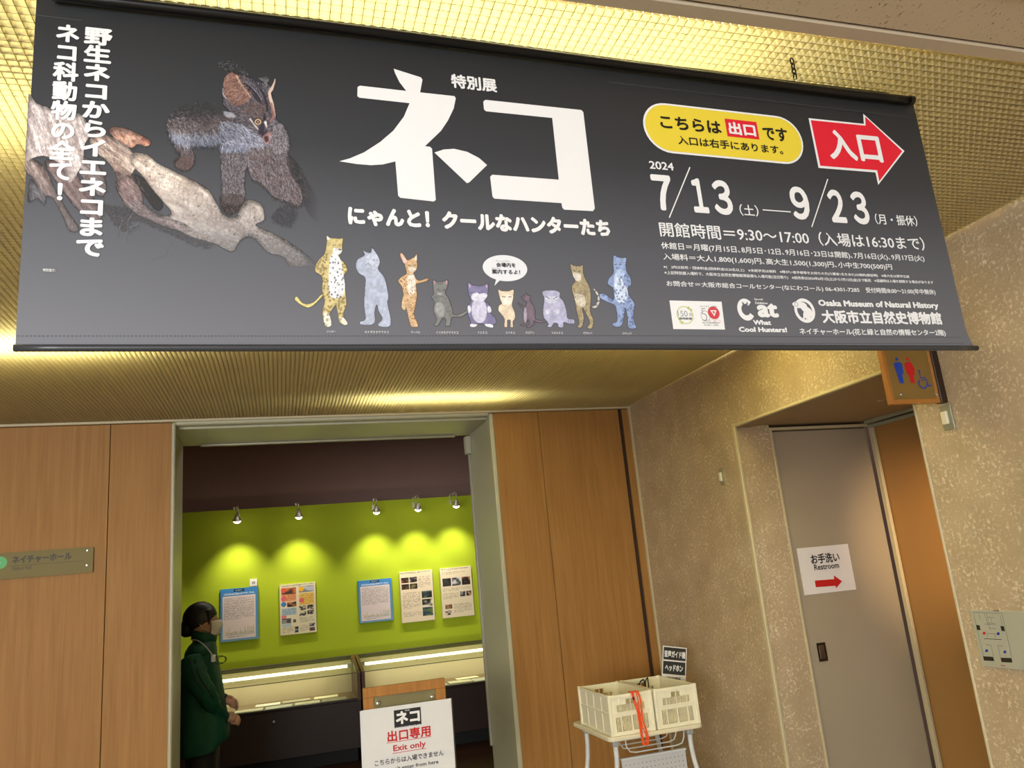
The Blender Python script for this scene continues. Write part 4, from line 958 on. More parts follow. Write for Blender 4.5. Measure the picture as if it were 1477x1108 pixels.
E_('にゃんと！クールなハンターたち', (515, 676), (720, 653), .02, M_WHITE, d=.0016)
E_('出口専用', (445, 710), (803, 748), .03, M_DRED)
E_('Exit only', (494, 826), (763, 848), .02, M_DRED)
for a_, b_ in (((440, 808), (806, 752)), ((490, 888), (764, 852))):
    p = EQ.uv(*ZE(*a_)); q = EQ.uv(*ZE(*b_)); z = (p[1]+q[1])/2
    mk('underline', [EQ.P(u, v, .001) for u, v in ((p[0], z-.001), (q[0], z-.001), (q[0], z+.001), (p[0], z+.001))], [(0, 1, 2, 3)], M_DRED, t2)
E_('こちらからは入場できません', (342, 950), (908, 908), .012, M_BLACK)
E_("You can't enter from here", (372, 1020), (866, 972), .012, M_BLACK)

# ------------------------------------------------------------ CART, CRATES
CT = .78
t = empty('white_cart', (1.645, 3.76, 0), 'white folding cart with a cream top standing in the corner by the stucco wall', 'cart')
M_TOP = mat('cream_table_top', (226, 218, 190), .4); M_TUBE = mat('white_tube', (216, 218, 216), .3)
def round_slab(x0, x1, y0, y1, z0, z1, r, name, m_, parent, ch=.003):
    pts = []
    for cx, cy, a0 in ((x1-r, y1-r, 0), (x0+r, y1-r, 90), (x0+r, y0+r, 180), (x1-r, y0+r, 270)):
        for k in range(6): a = math.radians(a0+90*k/5); pts.append((cx+r*math.cos(a), cy+r*math.sin(a)))
    n = len(pts); cx, cy = (x0+x1)/2, (y0+y1)/2; V = []
    for z, s in ((z0, .993), (z0+ch, 1), (z1-ch, 1), (z1, .993)): V += [(cx+(x-cx)*s, cy+(y-cy)*s, z) for x, y in pts]
    F = [tuple(range(n))[::-1], tuple(range(3*n, 4*n))]
    for j in range(3): F += [(j*n+i, j*n+(i+1) % n, (j+1)*n+(i+1) % n, (j+1)*n+i) for i in range(n)]
    return mk(name, V, F, m_, parent)
round_slab(1.405, 1.885, 3.50, 3.985, CT-.018, CT, .03, 'table_top', M_TOP, t)
for x, sx in ((1.455, -1), (1.835, 1)):
    for y in (3.56, 3.92):
        MB().tube([(x, y, CT-.018), (x, y, CT-.10), (x+sx*.006, y, CT-.16), (x+sx*.03, y, CT-.28), (x+sx*.035, y, .06)], .0115, 12).build('leg', M_TUBE, t, smooth=True)
        MB().lathe((x+sx*.035-.012, y, .03), (1, 0, 0), [(0, .026), (.004, .03), (.02, .03), (.024, .026)], 16).build('caster', mat('caster_grey', (90, 90, 92), .5), t)
        bx('joint_cap', (x-.016, x+.016, y-.016, y+.016, CT-.05, CT-.018), mat('joint_grey', (170, 170, 164), .35), t, b=.005)
for y in (3.56, 3.92): MB().tube([(1.43, y, .18), (1.86, y, .18)], .009, 10).build('stretcher', M_TUBE, t, smooth=True)
# hanging wire basket under the top
for i in range(5):
    y = 3.545+i*.085; z = CT-.085
    MB().tube([(1.50+.003*i, y, CT-.02), (1.502+.003*i, y, z+.03), (1.518+.003*i, y, z+.006), (1.545+.003*i, y, z), (1.755+.003*i, y, z), (1.782+.003*i, y, z+.006), (1.796+.003*i, y, z+.03), (1.80+.003*i, y, CT-.02)], .0032, 8).build('basket_wire', M_TUBE, t, smooth=True)
# perforated modesty panel
bx('perforated_panel', (1.482, 1.808, 3.572, 3.578, .30, CT-.115), mat('panel_white', (204, 204, 204), .4), t, b=.001)
bx('panel_top_rail', (1.478, 1.812, 3.566, 3.584, CT-.118, CT-.108), M_TUBE, t, b=.002)
m = MB()
for i in range(15):
    for j in range(17):
        x = 1.50+i*.0207; z = CT-.14-j*.0207
        if z < .31: continue
        q = [(x+.0024*math.cos(a), 3.5714, z+.0024*math.sin(a)) for a in [2*math.pi*k/6 for k in range(6)]]; m.add(q, [(0, 1, 2, 3, 4, 5)])
m.build('perforations', mat('hole_dark', (70, 68, 64), .8), t, kind='stuff')

M_CR = mat('ivory_plastic', (240, 234, 206), .35)
def crate(x0, x1, y0, y1, z0, z1, label, handle_dark):
    t = empty('folding_crate', ((x0+x1)/2, (y0+y1)/2, z0), label, 'crate', 'ivory folding crates on the cart')
    r = .006; tp = .004   # walls lean out slightly
    def wall(axis, c, a0, a1, sgn, name):
        m = MB(); zm = z0+(z1-z0)*.54; T_ = .005
        def B(p0, p1, q0, q1, o0, o1):   # along, height, outwards
            l = sorted((c+sgn*o0, c+sgn*o1))
            if axis == 'y': m.box(p0, p1, l[0], l[1], q0, q1)
            else: m.box(l[0], l[1], p0, p1, q0, q1)
        B(a0, a1, z1-.012, z1, -.001, .007); B(a0, a1, zm-.005, zm+.005, 0, .006); B(a0, a1, z0+.0005, z0+.008, 0, .0058)
        L_ = a1-a0
        for k in (1, 2, 3):
            p = a0+L_*k/4; w = .0018; B(max(a0, p-w), min(a1, p+w), z0, z1, 0, .0055)
        # panels: upper with slots at both ends of a handle hole, lower with a slotted strip
        def slots(p0, p1, q0, q1):
            n = max(3, int((p1-p0)/.0075))
            for i in range(n+1): s = p0+(p1-p0)*i/n; B(s-.0012, s+.0012, q0, q1, .001, .003)
        hw = .026; cz = (z1+zm)/2+.006; cm = (a0+a1)/2
        if axis == 'y':
            B(a0, cm-hw, cz-.010, z1-.012, .001, .0026); B(cm+hw, a1, cz-.010, z1-.012, .001, .0026)      # beside the handle hole
            B(cm-hw, cm+hw, cz+.012, z1-.012, .001, .0028)
            B(cm-hw-.002, cm-hw+.004, cz-.009, cz+.013, .001, .0036); B(cm+hw-.004, cm+hw+.002, cz-.009, cz+.013, .001, .0036)
            B(a0, a0+L_*.18, zm, cz-.010, .001, .003); B(a1-L_*.18, a1, zm, cz-.010, .001, .003); slots(a0+L_*.18, a1-L_*.18, zm, cz-.010)
            slots(a0+L_*.12, a1-L_*.12, z0+.014, zm-.012); B(a0, a0+L_*.12, z0, zm, .001, .0034); B(a1-L_*.12, a1, z0, zm, .001, .0034); B(a0, a1, zm-.014, zm-.004, .0012, .0042); B(a0, a1, z0, z0+.016, .0012, .0042)
        else:
            B(a0, a1, z0, zm, .001, .003); B(a0, a1, zm, z1, .001, .003)
        m.build(name, M_CR, t)
    wall('y', y0+.002, x0+.002, x1-.002, -1, 'front_wall'); wall('y', y1-.006, x0+.002, x1-.002, 1, 'back_wall')
    wall('x', x0+.006, y0+.002, y1-.002, -1, 'side_wall'); wall('x', x1-.006, y0+.002, y1-.002, 1, 'side_wall')
    m = MB()
    for k in range(14): x = x0+.01+(x1-x0-.02)*k/13; m.box(x-.0028, x+.0028, y0+.005, y1-.008, z0+.001, z0+.005)
    for k in range(10): y = y0+.01+(y1-y0-.02)*k/9; m.box(x0+.005, x1-.005, y-.003, y+.003, z0+.0008, z0+.0045)
    m.build('base_grid', M_CR, t)
    for x in (x0+.004, x1-.004):
        for y in (y0+.002, y1-.002): bx('corner_post', (x-.0075, x+.0075, y-.0085, y+.0085, z0, z1+.0015), M_CR, t, b=.002)
    return t
CZ0, CZ1 = CT+.001, .955
crate(1.424, 1.640, 3.514, 3.888, CZ0, CZ1, 'left one of two ivory plastic crates on the white cart, empty', 0)
crate(1.656, 1.872, 3.514, 3.888, CZ0, CZ1, 'right one of two ivory plastic crates on the white cart, holding headphones', 1)
# orange lanyard over the front rim
M_OR = mat('orange_webbing', (236, 82, 24), .55, noise=(200, .15, (1, 1, 1)))
FP = Pl((0, 3.494, 0), (1, 0, 0), (0, -1, 0)); ZC = lambda x, y: (800+x/5.596, 910+y/5.596)
t = empty('orange_lanyard', tuple(FP.px(*ZC(690, 700))), 'orange lanyard hanging over the front rim where the two crates meet', 'lanyard')
def ribbon(pts, w, name, y=3.505, dy=0):
    P = [np.array(FP.px(*ZC(*p))) for p in smooth_pts(pts, 6, closed=False)]; V = []; F = []
    for i, p in enumerate(P):
        tt = P[min(i+1, len(P)-1)]-P[max(i-1, 0)]; nn = np.array([-tt[2], 0, tt[0]]); nn /= max(1e-9, np.linalg.norm(nn)); o = np.array([0, dy, 0])
        for s in (-1, 1):
            for q in (0, -.0012): V.append(p+nn*s*w/2+o+np.array([0, q, 0]))
    for i in range(len(P)-1):
        a = 4*i; F += [(a, a+4, a+6, a+2), (a+1, a+3, a+7, a+5), (a, a+1, a+5, a+4), (a+2, a+6, a+7, a+3)]
    F += [(0, 2, 3, 1), (a+4, a+5, a+7, a+6)]
    mk(name, V, F, M_OR, t)
ribbon([(625, 495), (640, 560), (668, 640), (685, 730), (700, 830), (716, 912)], .011, 'strap', dy=0)
ribbon([(668, 490), (690, 560), (700, 640), (708, 720), (735, 800), (755, 880), (742, 918), (718, 915)], .0075, 'strap', dy=-.003)
ribbon([(650, 490), (668, 560), (682, 660), (700, 760), (728, 830), (738, 890), (730, 915)], .005, 'strap', dy=-.006)
a = FP.px(*ZC(615, 500)); b = FP.px(*ZC(680, 488)); zt_ = CZ1+.003
MB().box(a[0], b[0], 3.494, 3.53, zt_-.001, zt_+.002, b=.0006).build('rim_fold', M_OR, t)
MB().box(a[0]+.004, a[0]+.012, 3.488, 3.4925, FP.px(*ZC(622, 560))[2], FP.px(*ZC(622, 535))[2], b=.001).build('buckle', mat('buckle_black', (30, 20, 16), .4), t)
# headphones in the right crate
HPY = 3.80; HP = Pl((0, HPY, 0), (1, 0, 0), (0, -1, 0))
t = empty('headphones', (1.72, HPY, CZ0+.02), 'black headphones leaning inside the right ivory crate', 'headphones')
M_HP = mat('headphone_black', (28, 22, 20), .4)
for k, (xa, ya, xb, yb) in enumerate(((690, 455, 722, 400), (738, 455, 750, 385))):
    p0 = HP.px(*ZC(xa, ya)); p1 = HP.px(*ZC(xb, yb))
    q = [(p0[0], HPY+.01, CZ0+.03), (p0[0]-.002, HPY, p0[2]), (p0[0]+.003, HPY, p1[2]-.008), (p0[0]+.012, HPY, p1[2]), (p1[0]+.01, HPY+.02, p1[2]-.01), (p1[0]+.012, HPY+.03, CZ0+.05)]
    MB().tube(smooth_pts(q, 5, closed=False), .0034, 8).build('headband', M_HP, t, smooth=True)
for x in (1.70, 1.76): MB().lathe((x, HPY-.02, CZ0+.035), (0, -1, .1), [(0, .028), (.012, .03), (.02, .026)], 18).build('ear_cup', M_HP, t)
# return-place card
KY = 3.86; KP = Pl((0, KY, 0), (1, 0, 0), (0, -1, 0))
c = [np.array(KP.px(*ZC(*p))) for p in ((905, 118), (1095, 142), (1058, 438), (862, 425))]
axx = (c[1]-c[0])+(c[2]-c[3]); azz = (c[0]-c[3])+(c[1]-c[2]); axx /= np.linalg.norm(axx); azz -= axx*(azz@axx); azz /= np.linalg.norm(azz)
KC = Pl(tuple(c[3]), tuple(axx), (0, -1, 0), az=tuple(azz)); Wd = float(((c[1]-c[0])@axx+(c[2]-c[3])@axx)/2); Hd = float(((c[0]-c[3])@azz+(c[1]-c[2])@azz)/2)
t = empty('return_place_card', tuple(c[3]), 'tilted black and white card standing in the back of the right crate', 'sign')
m = MB(); m.add([KC.P(u, v, d) for d in (0, -.002) for u, v in ((0, -.1), (Wd, -.1), (Wd, Hd), (0, Hd))], [(0, 1, 2, 3), (7, 6, 5, 4), (0, 4, 5, 1), (1, 5, 6, 2), (2, 6, 7, 3), (3, 7, 4, 0)]); m.build('card', M_PAPER, t)
M_CHAR = mat('charcoal_print', (48, 48, 44), .5)
def rect(pl, u0, v0, u1, v1, m_, name, d=.0006, parent=None): return mk(name, [pl.P(u, v, d) for u, v in ((u0, v0), (u1, v0), (u1, v1), (u0, v1))], [(0, 1, 2, 3)], m_, parent)
rect(KC, Wd*.035, Hd*.64, Wd*.96, Hd*.97, M_CHAR, 'dark_band', parent=t); rect(KC, Wd*.035, Hd*.26, Wd*.96, Hd*.60, M_CHAR, 'dark_band', parent=t)
text_uv(KC, '音声ガイド機', Wd*.06, Hd*.70, Wd*.94, Hd*.89, M_WHITE, t, .04, d=.0012); text_uv(KC, 'ヘッドホン', Wd*.12, Hd*.34, Wd*.86, Hd*.52, M_WHITE, t, .05, d=.0012)
text_uv(KC, 'ご返却場所', Wd*.18, Hd*.07, Wd*.78, Hd*.20, M_CHAR, t, .02, d=.0012)
# ------------------------------------------------------------ STANDING CATS printed on the banner
ZA = lambda L: [(400+x/4.923, 330+y/4.923) for x, y in L]
ZX = lambda L: [(660+x/4.923, 330+y/4.923) for x, y in L]
R5 = np.random.default_rng(11)
def cat_pic(z, outline, base, shade, extra, seed):
    P = SP(z(outline), 4); xs = [p[0] for p in P]; ys = [p[1] for p in P]
    ex = [q for e in extra if e[0] == 'area' for q in z(e[1])]; xs += [q[0] for q in ex]; ys += [q[1] for q in ex]
    p = Pic(min(xs)-2, min(ys)-2, max(xs)+2, max(ys)+2, 2.0)
    def area(pts, col, al=1, soft=1, n=4):
        m_ = p.mask(SP(z(pts), n), soft); nz = p.noise(.35, .35, 0, seed, 3)[..., None]
        c = np.array(col, float)*(.86+.28*nz); p.put(m_, c, al); return m_
    for e in extra:
        if e[0] == 'area': area(e[1], e[2])
    om = p.mask(P, 1); nz = p.noise(.2, .2, 0, seed, 3)[..., None]
    p.put(om, np.array(base, float)*(.86+.28*nz)); body = om > .6
    # soft shading of the drawing itself at its rim
    e1 = p.mask(P, 8); rim = np.clip(1.5-1.5*e1, 0, 1)*om; p.put(rim, shade, .55)
    for e in extra:
        if e[0] == 'over': area(e[1], e[2], e[3] if len(e) > 3 else 1)
        elif e[0] == 'spots':
            _, reg, n, col, r0, r1, ring = e; m_ = p.mask(SP(z(reg), 3), 0)*body; yy, xx = np.nonzero(m_ > .5)
            if len(yy) == 0: continue
            pts = []
            for _t in range(n*12):
                i = R5.integers(len(yy)); q = (p.X[yy[i], xx[i]], p.Y[yy[i], xx[i]])
                if all(math.hypot(q[0]-a, q[1]-b) > (r0+r1)*1.15 for a, b in pts): pts.append(q)
                if len(pts) >= n: break
            for (a, b) in pts:
                r = R5.uniform(r0, r1); dd = np.hypot((p.X-a)*1.15, p.Y-b)
                mm = np.clip(.95-np.abs(dd-r) if ring else r+.5-dd, 0, 1)*om; p.put(np.clip(mm, 0, 1), col, .85)
        elif e[0] == 'line':
            q = SP(z(e[1]), 16, closed=False)
            for x, y in q:
                mm = np.clip(e[3]+.3-np.hypot(p.X-x, p.Y-y), 0, 1)*.5; p.c = p.c*(1-mm[..., None])+np.array(e[2], float)*mm[..., None]; p.a = np.maximum(p.a, mm*(len(e) > 4))
    p.mesh(BAN, 'standing_cat_picture', ban, M_PR, d=.0007)
YL, WHT, DK = (204, 188, 132), (226, 228, 232), (52, 52, 60)
# jaguar-like
cat_pic(ZA, [(350, 52), (378, 68), (440, 72), (466, 72), (462, 110), (460, 165), (440, 186), (432, 205), (480, 250), (498, 300), (470, 335), (478, 400), (486, 470), (490, 540), (470, 600), (478, 640), (500, 670), (470, 682), (440, 660), (428, 600), (414, 545), (380, 590), (362, 630), (384, 685), (340, 690), (325, 640), (320, 580), (335, 520), (318, 440), (318, 345), (268, 305), (268, 270), (300, 215), (335, 180), (350, 100)], YL, (170, 140, 70),
  [('area', [(320, 480), (240, 555), (180, 548), (125, 505), (140, 480), (170, 520), (210, 535), (260, 520), (310, 470)], (214, 200, 130)),
   ('over', [(380, 190), (440, 200), (470, 330), (480, 400), (470, 470), (420, 495), (370, 470), (365, 340)], WHT), ('over', [(400, 140), (455, 150), (440, 185), (400, 178)], WHT), ('over', [(352, 56), (370, 70), (356, 84)], WHT), ('over', [(330, 600), (370, 610), (384, 685), (340, 690)], (226, 224, 210)), ('over', [(440, 630), (478, 640), (500, 678), (470, 682)], (226, 224, 210)),
   ('spots', [(380, 190), (440, 200), (470, 330), (480, 400), (470, 470), (420, 495), (370, 470), (365, 340)], 30, (70, 74, 84), .9, 1.5, False),
   ('spots', [(260, 200), (350, 180), (370, 480), (480, 480), (490, 560), (440, 680), (330, 690), (310, 340), (260, 310)], 70, (96, 78, 44), .9, 1.4, True), ('spots', [(350, 80), (465, 80), (460, 140), (360, 180)], 20, (120, 100, 60), .4, .7, False), ('spots', [(460, 230), (500, 290), (470, 340)], 8, (96, 78, 44), .8, 1.2, True),
   ('line', [(392, 122), (412, 116)], DK, .5), ('line', [(436, 118), (452, 120)], DK, .5), ('line', [(436, 150), (452, 152)], DK, .8)], 1)
# lynx-like
GB = (176, 184, 204)
cat_pic(ZA, [(604, 152), (630, 168), (662, 172), (672, 140), (698, 170), (722, 210), (726, 250), (716, 290), (760, 350), (780, 430), (790, 490), (782, 520), (790, 570), (806, 640), (800, 690), (760, 700), (712, 685), (745, 640), (720, 590), (705, 540), (690, 600), (695, 660), (660, 685), (590, 680), (590, 660), (625, 640), (615, 540), (622, 420), (622, 350), (580, 320), (556, 270), (570, 220), (618, 190)], GB, (134, 142, 166),
  [('over', [(630, 200), (690, 180), (720, 215), (720, 260), (680, 290), (640, 260)], (190, 198, 214)), ('line', [(625, 260), (650, 250), (670, 290)], (110, 116, 140), .6), ('line', [(676, 222), (690, 226)], DK, .4), ('line', [(704, 228), (714, 230)], DK, .4), ('line', [(606, 152), (598, 142)], (90, 94, 110), .5, 1), ('line', [(672, 142), (670, 130)], (90, 94, 110), .5, 1),
   ('line', [(690, 540), (700, 480)], (140, 148, 170), .5)], 2)
# serval-like
OR = (208, 174, 134)
cat_pic(ZA, [(878, 172), (900, 195), (924, 225), (950, 215), (975, 200), (990, 178), (990, 230), (992, 280), (972, 310), (970, 330), (1000, 370), (1070, 352), (1068, 372), (1000, 392), (985, 400), (990, 480), (978, 560), (970, 610), (1000, 690), (975, 700), (945, 690), (920, 590), (900, 520), (885, 420), (856, 375), (880, 345), (915, 320), (905, 270), (900, 250), (880, 220), (870, 190)], OR, (170, 116, 70),
  [('area', [(892, 480), (908, 480), (912, 570), (896, 580), (880, 550)], (206, 180, 140)), ('over', [(930, 330), (970, 330), (980, 400), (970, 460), (935, 470), (920, 400)], (228, 216, 202)), ('over', [(880, 180), (900, 198), (918, 240), (892, 246)], (220, 190, 180)), ('over', [(985, 190), (990, 225), (972, 225)], (232, 230, 226)), ('over', [(930, 275), (985, 285), (972, 308), (940, 305)], (228, 214, 196)),
   ('spots', [(880, 340), (990, 400), (985, 560), (970, 690), (920, 640), (885, 420)], 60, (110, 70, 40), .5, .9, False), ('line', [(915, 322), (945, 330), (972, 318)], (90, 60, 40), .5), ('line', [(888, 350), (900, 366)], DK, .5), ('line', [(870, 368), (886, 382)], DK, .5), ('line', [(1040, 352), (1068, 358), (1066, 374)], (60, 44, 40), .5), ('line', [(930, 262), (945, 266)], DK, .5), ('line', [(970, 262), (980, 262)], DK, .5), ('spots', [(955, 600), (975, 600), (975, 670), (955, 660)], 3, (80, 50, 40), .8, 1.2, False)], 3)
# small grey tabby
cat_pic(ZA, [(1106, 365), (1130, 378), (1180, 376), (1206, 364), (1206, 420), (1190, 455), (1215, 500), (1240, 570), (1250, 610), (1300, 605), (1350, 580), (1348, 600), (1300, 632), (1240, 632), (1225, 690), (1192, 692), (1195, 650), (1170, 640), (1140, 690), (1110, 685), (1130, 650), (1108, 590), (1112, 520), (1092, 490), (1108, 460), (1104, 410)], (122, 124, 122), (76, 78, 80),
  [('over', [(1130, 530), (1175, 540), (1185, 610), (1150, 630), (1120, 580)], (150, 152, 152)), ('over', [(1108, 372), (1122, 382), (1112, 400)], (196, 150, 160)), ('over', [(1204, 370), (1192, 384), (1204, 402)], (196, 150, 160)), ('line', [(1140, 385), (1140, 400)], DK, .4), ('line', [(1155, 385), (1155, 402)], DK, .4), ('line', [(1170, 386), (1170, 400)], DK, .4), ('line', [(1130, 432), (1148, 438)], DK, .5), ('line', [(1172, 440), (1188, 434)], DK, .5), ('line', [(1100, 500), (1150, 480), (1200, 500)], (80, 82, 84), .7), ('over', [(1138, 458), (1172, 460), (1165, 476), (1142, 474)], (160, 160, 164)),
   ('line', [(1200, 560), (1225, 556)], (90, 92, 92), .5), ('line', [(1205, 590), (1230, 588)], (90, 92, 92), .5)], 4)
# purple and white house cat
PU = (126, 122, 156)
cat_pic(ZX, [(70, 384), (100, 402), (150, 410), (185, 405), (212, 392), (212, 460), (190, 512), (220, 540), (238, 590), (228, 600), (260, 630), (272, 670), (250, 690), (246, 706), (200, 696), (180, 680), (120, 680), (100, 702), (86, 690), (90, 660), (72, 620), (68, 560), (95, 510), (76, 470)], PU, (92, 88, 124),
  [('over', [(100, 470), (130, 455), (150, 465), (180, 460), (210, 475), (188, 512), (140, 520), (98, 505)], (216, 216, 230)), ('over', [(110, 520), (185, 520), (205, 600), (180, 665), (130, 665), (100, 610)], (200, 198, 218)), ('over', [(70, 550), (92, 560), (88, 598), (70, 595)], (226, 226, 236)), ('over', [(210, 555), (232, 560), (236, 596), (214, 596)], (226, 226, 236)), ('over', [(88, 682), (140, 682), (120, 702), (90, 700)], (234, 234, 240)), ('over', [(190, 682), (240, 684), (248, 706), (205, 700)], (234, 234, 240)),
   ('line', [(92, 456), (122, 462)], DK, .5), ('line', [(150, 464), (184, 458)], DK, .5), ('over', [(76, 395), (92, 405), (84, 425)], (190, 160, 190)), ('over', [(206, 400), (194, 410), (206, 428)], (190, 160, 190))], 5)
# cream kitten
cat_pic(ZX, [(284, 436), (310, 446), (360, 446), (394, 438), (392, 490), (384, 530), (385, 555), (402, 600), (404, 640), (388, 665), (392, 702), (370, 700), (372, 658), (350, 655), (348, 702), (326, 698), (330, 650), (305, 610), (286, 585), (290, 550), (310, 535), (296, 500)], (222, 206, 182), (190, 160, 130),
  [('over', [(305, 480), (385, 480), (380, 530), (345, 545), (312, 530)], (232, 222, 206)), ('line', [(312, 486), (334, 490)], DK, .6), ('line', [(358, 490), (378, 486)], DK, .6), ('over', [(330, 510), (360, 510), (356, 535), (334, 534)], (238, 232, 226)), ('line', [(312, 545), (332, 556)], (190, 140, 110), .5), ('line', [(362, 556), (382, 545)], (190, 140, 110), .5)], 6)
# small brown one in profile
cat_pic(ZX, [(446, 490), (470, 478), (486, 462), (496, 480), (514, 478), (510, 510), (530, 545), (548, 590), (545, 640), (580, 655), (620, 654), (618, 668), (570, 672), (535, 660), (540, 680), (505, 708), (484, 704), (505, 680), (495, 650), (480, 690), (444, 692), (446, 684), (470, 674), (460, 620), (465, 580), (424, 538), (430, 530), (470, 560), (486, 530), (468, 515)], (118, 104, 116), (80, 70, 80),
  [('over', [(468, 580), (482, 570), (486, 640), (476, 672), (464, 640)], (170, 160, 176)), ('line', [(462, 494), (472, 492)], DK, .4)], 7)
# round pale manul-like
cat_pic(ZX, [(598, 452), (630, 442), (690, 444), (722, 462), (720, 492), (745, 520), (768, 590), (775, 640), (820, 650), (822, 680), (780, 680), (748, 670), (745, 705), (710, 704), (706, 682), (680, 676), (660, 704), (630, 700), (640, 680), (608, 640), (602, 580), (610, 500), (598, 475)], (176, 176, 202), (140, 140, 172),
  [('over', [(622, 490), (700, 490), (702, 525), (650, 535), (620, 515)], (206, 208, 224)), ('line', [(622, 486), (645, 504)], DK, .6), ('line', [(675, 506), (700, 488)], DK, .6), ('line', [(615, 510), (650, 522)], (90, 90, 110), .4), ('line', [(700, 512), (668, 522)], (90, 90, 110), .4), ('over', [(620, 580), (645, 580), (645, 610), (622, 612)], (210, 210, 226)), ('over', [(690, 580), (716, 582), (714, 612), (692, 612)], (210, 210, 226)), ('line', [(785, 648), (778, 676)], (100, 104, 130), .6), ('line', [(800, 650), (795, 678)], (100, 104, 130), .6)], 8)
# leopard-cat-like
cat_pic(ZX, [(794, 256), (822, 268), (860, 272), (884, 264), (886, 320), (905, 370), (934, 430), (940, 520), (935, 590), (960, 660), (945, 714), (912, 708), (930, 670), (900, 600), (880, 570), (890, 640), (876, 705), (838, 702), (856, 680), (840, 600), (822, 500), (806, 450), (806, 410), (830, 375), (812, 340), (800, 300)], (168, 154, 124), (130, 112, 84),
  [('area', [(938, 560), (975, 570), (1002, 530), (1000, 480), (975, 440), (952, 430), (965, 450), (985, 490), (982, 530), (960, 555)], (206, 200, 190)), ('over', [(830, 470), (890, 480), (900, 550), (860, 560), (828, 520)], (208, 200, 180)), ('over', [(812, 320), (870, 330), (864, 376), (830, 370)], (220, 212, 200)), ('spots', [(800, 380), (935, 430), (940, 600), (950, 700), (840, 700), (820, 500)], 90, (80, 66, 44), .35, .65, False), ('line', [(816, 300), (830, 310)], DK, .5), ('line', [(850, 312), (866, 306)], DK, .5), ('line', [(836, 275), (840, 300)], (90, 70, 44), .4),
   ('line', [(975, 445), (958, 460)], DK, .7), ('line', [(995, 480), (978, 488)], DK, .7), ('line', [(1000, 520), (982, 520)], DK, .7), ('line', [(985, 552), (970, 540)], DK, .7)], 9)
# snow-leopard-like
cat_pic(ZX, [(1102, 196), (1130, 208), (1165, 212), (1192, 214), (1188, 260), (1195, 310), (1222, 360), (1225, 405), (1200, 430), (1210, 480), (1250, 540), (1240, 620), (1250, 680), (1264, 705), (1240, 716), (1205, 708), (1200, 650), (1185, 570), (1175, 620), (1160, 690), (1120, 704), (1092, 690), (1095, 676), (1125, 660), (1120, 590), (1108, 550), (1050, 525), (1004, 498), (1002, 468), (1040, 470), (1100, 510), (1095, 430), (1060, 400), (1066, 360), (1100, 320), (1098, 260)], (146, 164, 204), (100, 120, 170),
  [('over', [(1110, 330), (1150, 300), (1165, 380), (1200, 440), (1195, 500), (1160, 545), (1115, 500), (1105, 420)], (206, 220, 240)), ('over', [(1120, 300), (1175, 300), (1170, 360), (1130, 350)], (176, 196, 228)), ('spots', [(1000, 465), (1200, 320), (1225, 400), (1250, 560), (1250, 700), (1100, 690), (1110, 540)], 60, (62, 76, 120), .6, 1.1, True), ('spots', [(1100, 215), (1190, 220), (1185, 300), (1105, 290)], 14, (76, 92, 140), .4, .7, False),
   ('line', [(1108, 262), (1124, 258)], DK, .5), ('line', [(1140, 258), (1156, 262)], DK, .5), ('line', [(1118, 282), (1132, 290)], (50, 56, 90), .5)], 10)
# speech bubble
ub, vbb = BAN.uv(*ZX([(334, 285)])[0]); ru = BAN.uv(*ZX([(490, 290)])[0])[0]-ub; rv = vbb-BAN.uv(*ZX([(334, 378)])[0])[1]
pts = [(ub+ru*math.cos(2*math.pi*k/40)*(1-.0*k), vbb+rv*math.sin(2*math.pi*k/40)) for k in range(40)]
pts = [(u, v) for u, v in pts]; tip = BAN.uv(*ZX([(258, 410)])[0]); k = min(range(40), key=lambda i: math.hypot(pts[i][0]-(ub-ru*.42), pts[i][1]-(vbb-rv*.92)))
pts[k:k+1] = [pts[k], tip, (pts[(k+1) % 40][0], pts[(k+1) % 40][1]-.0005)]
mk('speech_bubble', [BAN.P(u, v, .0007) for u, v in pts], [tuple(range(len(pts)))], mat('bubble_white', (226, 228, 232), .5), ban)
tb = lambda s, a, b, bo=.02: text_px(BAN, s, ZX([a])[0], ZX([b])[0], M_CHAR2, ban, bo, d=.0012)
M_CHAR2 = mat('charcoal_text', (50, 50, 56), .5)
tb('会場内を', (268, 246), (408, 282)); tb('案内するよ！', (238, 293), (440, 332))
tb('かいじょうない', (268, 230), (370, 242), 0); tb('あんない', (240, 282), (305, 291), 0)
for z, s, a, b in ((ZA, 'ジャガー', (350, 722), (415, 738)), (ZA, 'カナダオオヤマネコ', (620, 724), (790, 744)), (ZA, 'サーバル', (948, 728), (1014, 746)), (ZA, 'イリオモテヤマネコ', (1125, 730), (1282, 750)),
                   (ZX, 'イエネコ', (138, 732), (206, 750)), (ZX, 'スナネコ', (336, 734), (402, 752)), (ZX, 'クロアシ', (476, 734), (540, 752)), (ZX, 'マヌルネコ', (660, 736), (740, 754)), (ZX, 'オセロット', (884, 738), (950, 756)), (ZX, 'ユキヒョウ', (1160, 740), (1228, 758))):
    text_px(BAN, s, z([a])[0], z([b])[0], WH, ban, .0)
